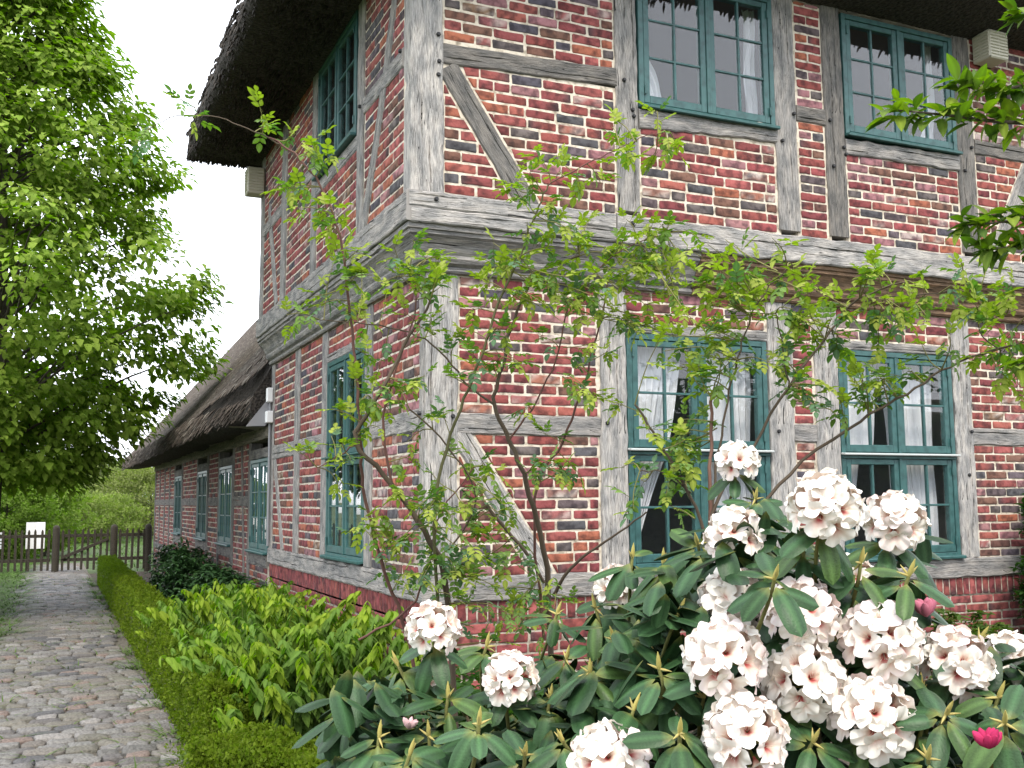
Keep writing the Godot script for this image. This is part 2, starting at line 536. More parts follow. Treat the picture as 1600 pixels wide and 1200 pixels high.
func soldier(F: Transform3D, x0: float, x1: float, y0: float, y1: float, parent: Node):
	var mb := MB.new()
	mb.box(F * Transform3D(Basis.IDENTITY, Vector3((x0 + x1) * 0.5, (y0 + y1) * 0.5, -0.075)), Vector3(x1 - x0, y1 - y0 + 0.02, 0.14), 0.0)
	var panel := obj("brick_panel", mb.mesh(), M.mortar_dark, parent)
	var n := roundi((x1 - x0) / 0.078)
	var w := (x1 - x0) / n
	for k in n:
		var bs := Basis.from_scale(Vector3((y1 - y0 - 0.012) / BL, (w - 0.011) / BH, 1))
		bs = Basis(Vector3(0, 0, 1), PI * 0.5 + R(-0.01, 0.01)) * bs
		bricks.append([panel, brick_pool[rng.randi() % 20], F * Transform3D(bs, Vector3(x0 + (k + 0.5) * w, (y0 + y1) * 0.5, 0.003 + R(-0.002, 0.002))), parent])

func place_bricks():
	# the largest ones in the picture are parts of their own, the rest one part
	for e in bricks:
		var p: Vector3 = e[2].origin
		var d := p - EYE
		var depth := d.dot(FWD)
		var sx := 800.0 + 1627.0 * d.dot(RIGHT) / depth
		var sy := 600.0 - 1627.0 * d.dot(UP) / depth
		var facing := absf((d.normalized()).dot(e[2].basis.z.normalized()))
		var s: float = facing / (depth * depth) * e[2].basis.x.length() * e[2].basis.y.length()
		if p.y < 3.3: s *= 0.72
		if p.y < 0.9: s *= 0.5
		if sx < 0 or sx > 1600 or sy < -10 or sy > 1200: s = 0
		e.append(s if e[3] == house else 0.0)
	bricks.sort_custom(func(a, b): return a[4] > b[4])
	var rest := {house: SurfaceTool.new(), wing: SurfaceTool.new()}
	for k in bricks.size():
		var e = bricks[k]
		if k < 300:
			obj("brick", e[1], M.brick, e[0], e[2])
		else:
			rest[e[3]].append_from(e[1], 0, e[2])
	for r in rest:
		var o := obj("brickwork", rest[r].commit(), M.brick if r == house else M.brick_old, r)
		o.set_meta("kind", "stuff")

func bar(mb: MB, x0: float, x1: float, y0: float, y1: float, z0: float, z1: float, ch := 0.004):
	mb.box(Transform3D(Basis.IDENTITY, Vector3((x0 + x1) * 0.5, (y0 + y1) * 0.5, (z0 + z1) * 0.5)), Vector3(x1 - x0, y1 - y0, z1 - z0), ch)

# a window of two casements (or two pairs over a transom); local origin is its lower left corner
func window(F: Transform3D, x0: float, x1: float, y0: float, y1: float, rows: int, transom: bool, parent: Node):
	var W := x1 - x0
	var H := y1 - y0
	var w := node("window", parent)
	w.transform = F * Transform3D(Basis.IDENTITY, Vector3(x0, y0, 0))
	var fr := MB.new()
	var t := 0.045
	bar(fr, 0, t, 0, H, -0.09, 0.014); bar(fr, W - t, W, 0, H, -0.09, 0.014)
	bar(fr, t, W - t, H - t, H, -0.09, 0.0135); bar(fr, t, W - t, 0, t, -0.09, 0.0135)
	obj("frame", fr.mesh(), M.teal, w)
	var si := MB.new()
	si.box(Transform3D(Basis(Vector3.RIGHT, 0.12), Vector3(W * 0.5, 0.008, 0.035)), Vector3(W + 0.02, 0.028, 0.06), 0.006)
	obj("sill", si.mesh(), M.teal, w)
	var halves := []
	if transom:
		var led: Material = M.ledge if F.basis.x.x > 0.5 else M.teal
		var ty := H * 0.495
		var tb := MB.new(); bar(tb, 0.002, W - 0.002, ty - 0.025, ty + 0.025, -0.088, 0.026)
		obj("transom", tb.mesh(), M.teal, w)
		var le := MB.new(); le.box(Transform3D(Basis(Vector3.RIGHT, 0.1), Vector3(W * 0.5, ty + 0.012, 0.036)), Vector3(W + 0.025, 0.018, 0.05), 0.005)
		obj("ledge", le.mesh(), led, w)
		halves = [[t, ty - 0.025], [ty + 0.025, H - t]]
	else:
		halves = [[t, H - t]]
	var mb := MB.new()
	bar(mb, W * 0.5 - 0.018, W * 0.5 + 0.018, t, H - t, -0.085, 0.018)
	obj("mullion", mb.mesh(), M.teal, w)
	for hv in halves:
		for s in 2:
			var a := t + 0.004 if s == 0 else W * 0.5 + 0.019
			var b := W * 0.5 - 0.019 if s == 0 else W - t - 0.004
			var c0: float = hv[0] + 0.004
			var c1: float = hv[1] - 0.004
			var st := 0.052
			var cm := MB.new()
			bar(cm, a, a + st, c0, c1, -0.05, 0.007); bar(cm, b - st, b, c0, c1, -0.05, 0.007)
			bar(cm, a + st, b - st, c0, c0 + st + 0.012, -0.05, 0.0065); bar(cm, a + st, b - st, c1 - st * 0.9, c1, -0.05, 0.0065)
			obj("casement", cm.mesh(), M.teal, w)
			var gx0 := a + st
			var gx1 := b - st
			var gy0 := c0 + st + 0.012
			var gy1 := c1 - st * 0.9
			var vb := MB.new(); bar(vb, (gx0 + gx1) * 0.5 - 0.010, (gx0 + gx1) * 0.5 + 0.010, gy0, gy1, -0.03, 0.003, 0.003)
			obj("glazing_bar", vb.mesh(), M.teal, w)
			for r in range(1, rows):
				var yy := lerpf(gy0, gy1, float(r) / rows)
				var hb := MB.new(); bar(hb, gx0, gx1, yy - 0.009, yy + 0.009, -0.028, 0.002, 0.003)
				obj("glazing_bar", hb.mesh(), M.teal, w)
			for r in rows:
				for q in 2:
					var pm := MB.new()
					var x := lerpf(gx0, gx1, (q + 0.5) / 2.0)
					var y := lerpf(gy0, gy1, (r + 0.5) / rows)
					var hw := (gx1 - gx0) * 0.25 - 0.002
					var hh := (gy1 - gy0) * 0.5 / rows - 0.002
					for zz in [0.0, -0.004]:                 # a sheet of glass has two faces
						pm.quad(Vector3(-hw, -hh, zz), Vector3(hw, -hh, zz), Vector3(hw, hh, zz), Vector3(-hw, hh, zz))
					obj("pane", pm.mesh(), M.glass, w, Transform3D(Basis(Vector3.UP, R(-0.012, 0.012)) * Basis(Vector3.RIGHT, R(-0.012, 0.012)), Vector3(x, y, -0.007)))
			# strap hinges on the outer stile
			for hy in [c0 + 0.1, c1 - 0.1]:
				var hm := MB.new()
				var hx := a + 0.004 if s == 0 else b - 0.004
				hm.tube([Vector3(hx, hy - 0.035, 0.018), Vector3(hx, hy + 0.035, 0.018)], [0.009, 0.009], 6)
				obj("hinge", hm.mesh(), M.teal, w)
	return w

func curtain(F: Transform3D, label: String, group: String, xa: float, y0: float, y1: float, edge: Callable, folds := 9):
	# hangs from xa (fixed side) to edge(f) (f = 0 at the top, 1 at the hem)
	var rows := []
	var ph := R(0, 6)
	for r in 31:
		var f := r / 30.0
		var y := lerpf(y1, y0, f)
		var xe: float = edge.call(f)
		var row := []
		for k in 61:
			var q := k / 60.0
			var z := -0.20 + 0.022 * sin(q * folds * TAU + ph + sin(f * 3.0) * 0.8) + 0.012 * sin(q * folds * 2.3 * TAU + 1.3 * ph)
			row.append(F * Vector3(lerpf(xa, xe, q) + 0.01 * sin(f * 9.0 + q * 11.0), y, z))
		rows.append(row)
	var mb := MB.new()
	mb.sheet(rows)
	return tag(obj("curtain", mb.mesh(), M.curtain), label, "curtain", group)

func profile_run(called: String, prof: Array, pts: Array, offs: Array, m: Material, parent: Node, rough := 0.004):
	# prof: (outward, height); pts: stations on the wall line; offs: outward direction at each station
	var rings := []
	for k in pts.size():
		var ring := PackedVector3Array()
		for j in prof.size():
			var q: Vector2 = prof[j]
			var wob := rough * n1.get_noise_2d(k * 37.0, j * 55.0) if (k > 0 and k < pts.size() - 1) else 0.0
			ring.append(pts[k] + offs[k] * (q.x + wob) + Vector3.UP * (q.y + wob))
		rings.append(ring)
	var mb := MB.new()
	mb.loft(rings, false, true, Color.WHITE, null, rng.randf() * 3, rng.randf() * 5)
	return obj(called, mb.mesh(), m, parent)

func louvre_box(F: Transform3D, at: Vector3, size: Vector3, label: String):
	var o := node("ventilation_box", self)
	o.transform = F * Transform3D(Basis.IDENTITY, at)
	var b := MB.new()
	b.box(Transform3D(Basis.IDENTITY, Vector3(0, 0, size.z * 0.5)), size, 0.012)
	obj("housing", b.mesh(), M.cream, o)
	for sidex in 3:
		for col in 2:
			for k in 8:
				var s := MB.new()
				var y := lerpf(-size.y * 0.38, size.y * 0.38, k / 7.0)
				if sidex == 0:
					s.box(Transform3D(Basis(Vector3.RIGHT, -0.5), Vector3((col - 0.5) * size.x * 0.46, y, size.z)), Vector3(size.x * 0.4, 0.007, 0.02), 0.0)
				else:
					var sg := -1.0 if sidex == 1 else 1.0
					s.box(Transform3D(Basis(Vector3(0, 0, 1), 0.5 * sg), Vector3(sg * size.x * 0.5, y, size.z * (0.28 + 0.46 * col))), Vector3(0.02, 0.007, size.z * 0.38), 0.0)
				obj("slat", s.mesh(), M.cream, o)
	return tag(o, label, "ventilation box")

func build_house():
	house = node("timber_framed_house")
	tag(house, "two storey timber framed brick house with jettied upper floor and thatched eaves", "house")
	wing = node("thatched_wing")
	tag(wing, "long low brick wing with steep brown thatch beside the garden path", "building")
	make_brick_pool()
	var L := facade(0); var U := facade(J); var SL := side(0); var SU := side(J)
	var T: Material = M.timber
	var brace_u := [Vector2(0.10, 4.70), Vector2(0.755, 3.72), 0.0825]
	# upper storey, facade
	timber("post", U, Vector2(-0.055, 3.755), Vector2(-0.065, 5.86), 0.245, M.timber_light, 0.02, 0.13, 0.008)
	for p in [[1.485, 1.68], [3.0, 3.22], [3.525, 3.73], [5.04, 5.25], [6.55, 6.75]]:
		timber("post", U, Vector2((p[0] + p[1]) * 0.5, 3.795), Vector2((p[0] + p[1]) * 0.5 - 0.008, 5.88), p[1] - p[0], T if p[0] < 3.4 else M.timber_dark)
	timber("rail", U, Vector2(0.062, 4.79), Vector2(1.49, 4.845), 0.145, M.timber_dark)
	timber("rail", U, Vector2(1.68, 4.545), Vector2(3.0, 4.605), 0.145, T, 0.02, 0.16, 0.012)
	timber("rail", U, Vector2(3.22, 4.82), Vector2(3.525, 4.82), 0.14, M.timber_dark, 0.010)
	timber("rail", U, Vector2(3.73, 4.60), Vector2(5.045, 4.615), 0.14, T, 0.02, 0.16, 0.010)
	timber("rail", U, Vector2(5.25, 4.80), Vector2(6.55, 4.80), 0.14, M.timber_dark)
	timber("brace", U, Vector2(0.10, 4.70), Vector2(0.755, 3.72), 0.165, M.timber_dark, 0.010)
	timber("brace", U, Vector2(5.98, 4.75), Vector2(5.42, 3.76), 0.15, T, 0.010)
	bay(U, 0.06, 1.485, 4.90, 5.86)
	bay(U, 0.06, 1.485, 3.76, 4.735, brace_u)
	bay(U, 1.68, 3.0, 3.76, 4.50)
	bay(U, 3.22, 3.525, 3.76, 4.755); bay(U, 3.22, 3.525, 4.885, 5.86)
	bay(U, 3.73, 5.04, 3.76, 4.54)
	bay(U, 5.25, 6.55, 3.76, 4.735, [Vector2(5.98, 4.75), Vector2(5.42, 3.76), 0.075]); bay(U, 5.25, 6.55, 4.865, 5.86)
	bay(U, 6.75, 7.6, 3.76, 5.86)
	window(U, 1.69, 2.995, 4.635, 5.78, 3, false, house)
	window(U, 3.74, 5.035, 4.69, 5.80, 3, false, house)
	timber("lintel", U, Vector2(1.66, 5.84), Vector2(5.06, 5.86), 0.10, M.timber_old, 0.006)
	# upper storey, side wall (local x is the world's z)
	for p in [[-1.15, -0.98], [-2.78, -2.6], [-4.2, -3.97], [-5.42, -5.24]]:
		timber("post", SU, Vector2((p[0] + p[1]) * 0.5 - 0.03, 3.76), Vector2((p[0] + p[1]) * 0.5 + 0.01, 5.8), p[1] - p[0], T)
	timber("brace", SU, Vector2(-0.10, 5.5), Vector2(-1.0, 3.76), 0.15, T, 0.010, 0.16, 0.006, 0.05)
	timber("brace", SU, Vector2(-4.95, 5.0), Vector2(-4.45, 3.76), 0.15, T, 0.010)
	timber("rail", SU, Vector2(-0.98, 4.78), Vector2(0.05, 4.78), 0.14, T)
	timber("rail", SU, Vector2(-2.6, 4.54), Vector2(-1.15, 4.54), 0.13, T)
	timber("rail", SU, Vector2(-3.97, 4.78), Vector2(-2.78, 4.78), 0.14, T)
	timber("rail", SU, Vector2(-5.24, 4.78), Vector2(-4.2, 4.78), 0.14, T)
	bay(SU, -0.98, 0.05, 3.76, 4.72, [Vector2(-0.47, 4.72), Vector2(-0.98, 3.76), 0.075]); bay(SU, -0.98, 0.05, 4.84, 5.72)
	bay(SU, -2.6, -1.15, 3.76, 4.49)
	bay(SU, -3.97, -2.78, 3.76, 4.72); bay(SU, -3.97, -2.78, 4.84, 5.72)
	bay(SU, -5.24, -4.2, 3.76, 4.72, [Vector2(-4.95, 5.0), Vector2(-4.45, 3.76), 0.075]); bay(SU, -5.24, -4.2, 4.84, 5.72)
	window(SU, -2.55, -1.2, 4.61, 5.70, 3, false, house)
	# jetty: bressummer beams, mouldings
	timber("beam", U, Vector2(-0.195, 3.695), Vector2(1.44, 3.695), 0.115, M.timber_light, 0.045, 0.22, 0.004)
	timber("beam", U, Vector2(-0.18, 3.58), Vector2(1.13, 3.585), 0.105, M.timber_light, 0.042, 0.22, 0.004)
	timber("beam", U, Vector2(1.135, 3.59), Vector2(1.445, 3.59), 0.11, T, 0.036, 0.22, 0.004)
	timber("beam", U, Vector2(1.45, 3.64), Vector2(7.6, 3.63), 0.225, M.timber_light, 0.05, 0.22, 0.013)
	timber("beam", SU, Vector2(-5.45, 3.64), Vector2(0.215, 3.645), 0.215, T, 0.036, 0.22, 0.006)
	var prof := [Vector2(-0.05, 3.225), Vector2(0.035, 3.225), Vector2(0.05, 3.24), Vector2(0.05, 3.26), Vector2(0.038, 3.272), Vector2(0.075, 3.29), Vector2(0.092, 3.32), Vector2(0.082, 3.345), Vector2(0.10, 3.365), Vector2(0.118, 3.41), Vector2(0.155, 3.45), Vector2(0.178, 3.465), Vector2(0.178, 3.49), Vector2(0.195, 3.495), Vector2(0.195, 3.53), Vector2(-0.05, 3.53)]
	var pf := [Vector3(0, 0, 0)]
	var of := [Vector3(-1, 0, 1)]
	for k in 13:
		pf.append(Vector3(0.3 + k * 0.16, 0, 0)); of.append(Vector3(0, 0, 1))
	var rev := prof.duplicate(); rev.reverse()
	# the ring must turn counter-clockwise about the direction of travel (+x): height, then outward
	profile_run("moulding", rev, pf, of, M.timber, house)
	pf = [Vector3(2.225, 0, 0)]; of = [Vector3(0, 0, 1)]
	for k in 24:
		pf.append(Vector3(2.4 + k * 0.22, 0, 0)); of.append(Vector3(0, 0, 1))
	profile_run("moulding", rev, pf, of, M.timber_brown, house)
	pf = []; of = []
	for k in 27:
		pf.append(Vector3(0, 0, -5.5 + k * 0.2)); of.append(Vector3(-1, 0, 0))
	pf.append(Vector3(0, 0, 0)); of.append(Vector3(-1, 0, 1))
	profile_run("moulding", rev, pf, of, M.timber, house)
	# lower storey, facade
	timber("post", L, Vector2(0.115, 1.075), Vector2(0.125, 3.23), 0.245, M.timber_light, 0.018, 0.10, 0.008)
	for p in [[1.395, 1.625], [2.97, 3.22], [3.45, 3.695], [5.01, 5.225], [6.5, 6.72]]:
		timber("post", L, Vector2((p[0] + p[1]) * 0.5, 1.075), Vector2((p[0] + p[1]) * 0.5 + 0.01, 3.23), p[1] - p[0], M.timber_light, 0.016, 0.16, 0.009)
	timber("rail", L, Vector2(0.24, 2.15), Vector2(1.395, 2.15), 0.15, T)
	timber("rail", L, Vector2(3.22, 2.14), Vector2(3.45, 2.14), 0.15, T, 0.010)
	timber("rail", L, Vector2(5.225, 2.145), Vector2(6.5, 2.145), 0.15, T)
	timber("rail", L, Vector2(1.625, 2.93), Vector2(2.97, 2.93), 0.085, T)
	timber("rail", L, Vector2(3.695, 2.905), Vector2(5.01, 2.915), 0.085, T)
	timber("brace", L, Vector2(0.22, 2.14), Vector2(0.92, 1.06), 0.15, M.timber_light, 0.010)
	timber("sill_beam", L, Vector2(-0.02, 0.985), Vector2(7.6, 0.985), 0.17, T, 0.03, 0.2, 0.007)
	var brace_l := [Vector2(0.22, 2.14), Vector2(0.92, 1.06), 0.075]
	bay(L, 0.24, 1.395, 2.22, 3.225); bay(L, 0.24, 1.395, 1.065, 2.08, brace_l)
	bay(L, 1.625, 2.97, 2.97, 3.225); bay(L, 3.695, 5.01, 2.955, 3.225)
	bay(L, 3.22, 3.45, 2.215, 3.225); bay(L, 3.22, 3.45, 1.065, 2.065)
	bay(L, 5.225, 6.5, 2.22, 3.225); bay(L, 5.225, 6.5, 1.065, 2.07); bay(L, 6.72, 7.6, 1.065, 3.225)
	window(L, 1.635, 2.96, 1.075, 2.885, 2, true, house)
	window(L, 3.705, 5.0, 1.075, 2.865, 2, true, house)
	soldier(L, 0.0, 7.6, 0.745, 0.9, house)
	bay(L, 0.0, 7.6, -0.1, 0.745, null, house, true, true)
	# lower storey, side wall
	timber("post", SL, Vector2(-0.055, 1.075), Vector2(-0.05, 3.23), 0.09, T, 0.014)
	for p in [[-1.5, -1.31], [-3.0, -2.8], [-4.22, -3.99], [-5.5, -5.36]]:
		timber("post", SL, Vector2((p[0] + p[1]) * 0.5, 1.075), Vector2((p[0] + p[1]) * 0.5 + 0.01, 3.23), p[1] - p[0], T, 0.016)
	for p in [[-1.31, -0.1], [-3.99, -3.0], [-5.36, -4.22]]:
		timber("rail", SL, Vector2(p[0], 2.18), Vector2(p[1], 2.18), 0.155, T)
		bay(SL, p[0], p[1], 2.25, 3.225)
		bay(SL, p[0], p[1], 1.065, 2.11, [Vector2(-5.3, 2.1), Vector2(-4.78, 1.06), 0.07] if p[0] < -5.0 else null)
	timber("rail", SL, Vector2(-2.8, 2.955), Vector2(-1.5, 2.955), 0.08, T)
	bay(SL, -2.8, -1.5, 2.99, 3.225)
	timber("brace", SL, Vector2(-5.3, 2.1), Vector2(-4.78, 1.06), 0.14, T, 0.010)
	timber("sill_beam", SL, Vector2(-5.5, 0.99), Vector2(0.03, 0.985), 0.17, T, 0.028, 0.2, 0.006)
	window(SL, -2.79, -1.51, 1.095, 2.915, 2, true, house)
	soldier(SL, -5.5, 0.0, 0.745, 0.9, house)
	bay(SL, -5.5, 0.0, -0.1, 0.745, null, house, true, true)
	pegs(U, [[0.025, 4.92], [0.03, 4.72], [0.025, 4.62], [1.55, 4.83], [1.62, 4.6], [1.63, 4.55], [3.18, 4.80], [3.56, 4.80], [3.7, 4.58], [3.72, 4.52], [3.05, 4.55], [5.1, 4.55], [5.2, 4.78], [3.58, 4.4]])
	pegs(facade(J + 0.03), [[0.0, 3.70], [1.58, 3.69]])
	pegs(L, [[0.2, 2.2], [1.45, 2.18], [3.05, 2.15], [5.2, 2.19], [5.14, 1.8]])
	pegs(SL, [[-0.06, 2.22], [-4.05, 2.2], [-1.36, 2.2]])
	pegs(SU, [[-1.05, 4.8], [0.02, 4.83]])
	# floors and the far walls that close the rooms
	var sh := MB.new()
	sh.box(Transform3D(Basis.IDENTITY, Vector3(3.75, 0.85, -2.75)), Vector3(7.2, 0.1, 5.2), 0.0)
	sh.box(Transform3D(Basis.IDENTITY, Vector3(3.75, 3.38, -2.75)), Vector3(7.3, 0.2, 5.3), 0.0)
	sh.box(Transform3D(Basis.IDENTITY, Vector3(3.72, 5.95, -2.68)), Vector3(7.6, 0.12, 5.5), 0.0)
	obj("floor", sh.mesh(), M.floor_wood, house)
	var fw := MB.new()
	fw.box(Transform3D(Basis.IDENTITY, Vector3(3.8, 3.0, -5.42)), Vector3(7.58, 6.0, 0.12), 0.0)
	fw.box(Transform3D(Basis.IDENTITY, Vector3(7.54, 3.0, -2.7)), Vector3(0.12, 6.0, 5.28), 0.0)
	obj("inner_wall", fw.mesh(), M.room, house)
	build_roof()
	build_wing()
	place_bricks()
	# curtains
	var wl := "white net curtain in the "
	curtain(L, "white net curtain swept to the corner post side of the ground floor facade window", "lace curtains", 1.69, 1.12, 2.83, func(f): return lerpf(2.27, 2.10, f * 2.0) if f < 0.5 else lerpf(2.10, 1.75, (f - 0.5) * 2.0))
	curtain(L, "white net curtain swept away from the corner in the same window as the pale rose", "lace curtains", 2.92, 1.12, 2.83, func(f): return lerpf(2.33, 2.38, f * 2.0) if f < 0.5 else lerpf(2.38, 2.72, (f - 0.5) * 2.0))
	curtain(L, "narrow parted net curtain in the far ground floor window beside the brick strip", "lace curtains", 3.75, 1.12, 2.82, func(f): return lerpf(4.34, 4.12, f) if f < 0.5 else lerpf(4.2, 3.95, f))
	curtain(L, "full net curtain in the far ground floor window next to the outer post", "lace curtains", 4.96, 1.12, 2.82, func(f): return lerpf(4.37, 4.5, f))
	curtain(U, "white drape bunched at the lower pane of the upper window near the corner post", "upper drapes", 1.74, 4.66, 5.2, func(f): return 1.80 + 0.26 * sqrt(f), 3)
	curtain(U, "thin white drape hanging at the outer edge of the first upper window", "upper drapes", 2.95, 4.68, 5.75, func(f): return 2.86 + 0.02 * sin(f * 9.0), 2)
	curtain(U, "thin white drape hanging at the outer edge of the second upper window", "upper drapes", 4.99, 4.74, 5.78, func(f): return 4.92 - 0.16 * smoothstep(0.6, 1.0, f), 2)
	louvre_box(U, Vector3(5.40, 5.72, 0.015), Vector3(0.24, 0.27, 0.2), "cream louvred box fixed to the facade under the eaves")
	louvre_box(SU, Vector3(-5.3, 5.38, 0.015), Vector3(0.2, 0.32, 0.2), "cream louvred box fixed to the side wall above the low wing roof")
	var lamp := node("junction_box")
	tag(lamp, "small white electric boxes on a grey conduit where the wing joins the house", "junction box")
	var c1 := MB.new(); c1.box(Transform3D(Basis.IDENTITY, Vector3(-0.055, 2.60, -5.40)), Vector3(0.08, 0.14, 0.11), 0.008)
	obj("box", c1.mesh(), M.white, lamp)
	c1 = MB.new(); c1.box(Transform3D(Basis.IDENTITY, Vector3(-0.055, 2.86, -5.40)), Vector3(0.07, 0.17, 0.08), 0.008)
	obj("box", c1.mesh(), M.white, lamp)
	c1 = MB.new(); c1.tube([Vector3(-0.04, 1.1, -5.43), Vector3(-0.04, 2.9, -5.43)], [0.016, 0.016], 8)
	obj("conduit", c1.mesh(), M.zinc, lamp)

func straw_mesh() -> ArrayMesh:
	var mb := MB.new()
	mb.tube([Vector3(0, 0, 0.5), Vector3(0, 0.02, 0), Vector3(0, 0, -0.5)], [0.02, 0.03, 0.012], 3)
	return mb.mesh()

func thatch_strip(stations: Array, called: String, parent: Node) -> MeshInstance3D:
	# stations: rows of points from the soffit's inner edge over the eave to the ridge
	var rows := []
	for st in stations:
		var row := []
		for p in st:
			row.append(p + Vector3(n2.get_noise_3d(p.x * 40, p.y * 40, p.z * 40), n2.get_noise_3d(p.x * 40 + 90, p.y * 40, p.z * 40), n2.get_noise_3d(p.x * 40, p.y * 40 + 90, p.z * 40)) * 0.05)
		rows.append(row)
	var mb := MB.new()
	mb.sheet(rows)
	return obj(called, mb.mesh(), M.thatch, parent)

func build_roof():
	# sections of thatch along the side wall, round the hip at the corner and along the facade
	var st := []
	var ridge := Vector3(3.6, 9.9, -3.0)
	var k := 0
	while k <= 22:                                   # side wall, from the far end
		var z := lerpf(-5.62, 0.18, k / 22.0)
		var far := smoothstep(0.0, 0.05, k / 22.0)
		var top := Vector3(3.4, 9.9, minf(z, -2.6))
		var row := []
		for q in [Vector2(-0.16, 5.70), Vector2(-0.55, 5.69), Vector2(-0.96, 5.68), Vector2(-1.04, 5.76), Vector2(-1.02, 5.95), Vector2(-0.9, 6.12)]:
			row.append(Vector3(q.x, q.y, z))
		for f in [0.25, 0.5, 0.75, 1.0]: row.append(Vector3(-0.9, 6.12, z).lerp(top, f))
		st.append(row); k += 1
	for a in 4:                                      # the corner
		var f := (a + 1) / 5.0
		var dir := Vector3(-cos(f * PI * 0.5), 0, sin(f * PI * 0.5))
		var row := []
		var ys := [lerpf(5.70, 5.83, f), lerpf(5.69, 5.87, f), lerpf(5.68, 5.95, f), lerpf(5.76, 6.02, f), lerpf(5.95, 6.2, f), lerpf(6.12, 6.36, f)]
		var rs := [0.16, 0.55, 0.97, 1.05, 1.02, 0.9]
		for j in 6:
			var bulge: float = rs[j]
			row.append(Vector3(dir.x * bulge, ys[j], dir.z * bulge))
		for g in [0.25, 0.5, 0.75, 1.0]: row.append(row[5].lerp(Vector3(3.4, 9.9, -2.6), g))
		st.append(row)
	k = 0
	while k <= 24:
		var x := lerpf(-0.1, 8.1, k / 24.0)
		var row := []
		for q in [Vector2(0.16, 5.83), Vector2(0.5, 5.88), Vector2(0.84, 5.96), Vector2(0.92, 6.03), Vector2(0.9, 6.2), Vector2(0.8, 6.38)]:
			row.append(Vector3(x, q.y, q.x))
		for g in [0.25, 0.5, 0.75, 1.0]: row.append(row[5].lerp(Vector3(maxf(x, 3.4), 9.9, -2.6), g))
		st.append(row); k += 1
	var roof := thatch_strip(st, "roof", house)
	# the far end of the roof, closed
	var cap := MB.new()
	var prev := Vector3(-0.96, 5.68, -5.62)
	for p in [Vector3(-1.04, 5.76, -5.62), Vector3(-1.02, 5.95, -5.62), Vector3(-0.9, 6.12, -5.62), Vector3(3.4, 9.9, -5.62), Vector3(8.1, 6.1, -5.62), Vector3(8.1, 5.7, -5.62), prev]:
		cap.tri(Vector3(3.4, 6.6, -5.62), p, prev); prev = p
	cap.quad(Vector3(3.4, 9.9, -5.62), Vector3(3.4, 9.9, -2.6), Vector3(8.2, 9.9, -2.6), Vector3(8.2, 6.1, -5.62))
	cap.quad(Vector3(8.1, 5.8, 0.9), Vector3(8.1, 5.8, -5.6), Vector3(8.1, 9.9, -2.6), Vector3(8.1, 9.8, -2.5))
	obj("gable_end", cap.mesh(), M.thatch, roof)
	# reeds: the cut ends that bristle along the eave
	var xs := []
	var cs := []
	for q in 5200:
		var p: Vector3
		var d: Vector3
		if q < 3300:
			var z := R(-5.66, 0.6)
			var o := R(0.25, 1.0) if rng.randf() < 0.5 else R(0.9, 1.04)
			p = Vector3(-o, 5.69 + (0.0 if o < 0.9 else R(0.0, 0.32)), z)
			d = Vector3(-0.4, -0.65, R(-0.25, 0.25))
		elif q < 4000:
			p = Vector3(-R(0.1, 1.02), 5.69 + R(0, 0.1), -5.64 + R(-0.04, 0.04))
			d = Vector3(-0.1, -0.8, R(-0.7, -0.2))
		else:
			var o := R(0.75, 0.92)
			p = Vector3(R(-0.6, 8.0), 5.95 + R(0.0, 0.2), o)
			d = Vector3(R(-0.25, 0.25), -0.55, 0.5)
		var s := R(0.06, 0.12)
		xs.append(Transform3D(aim(d).scaled_local(Vector3(0.5, 0.5, s)), p)); 
		var g := R(0.6, 1.2)
		cs.append(Color(0.04 * g, 0.033 * g, 0.027 * g))
	scatter("reeds", straw_mesh(), M.straw, xs, cs, house)

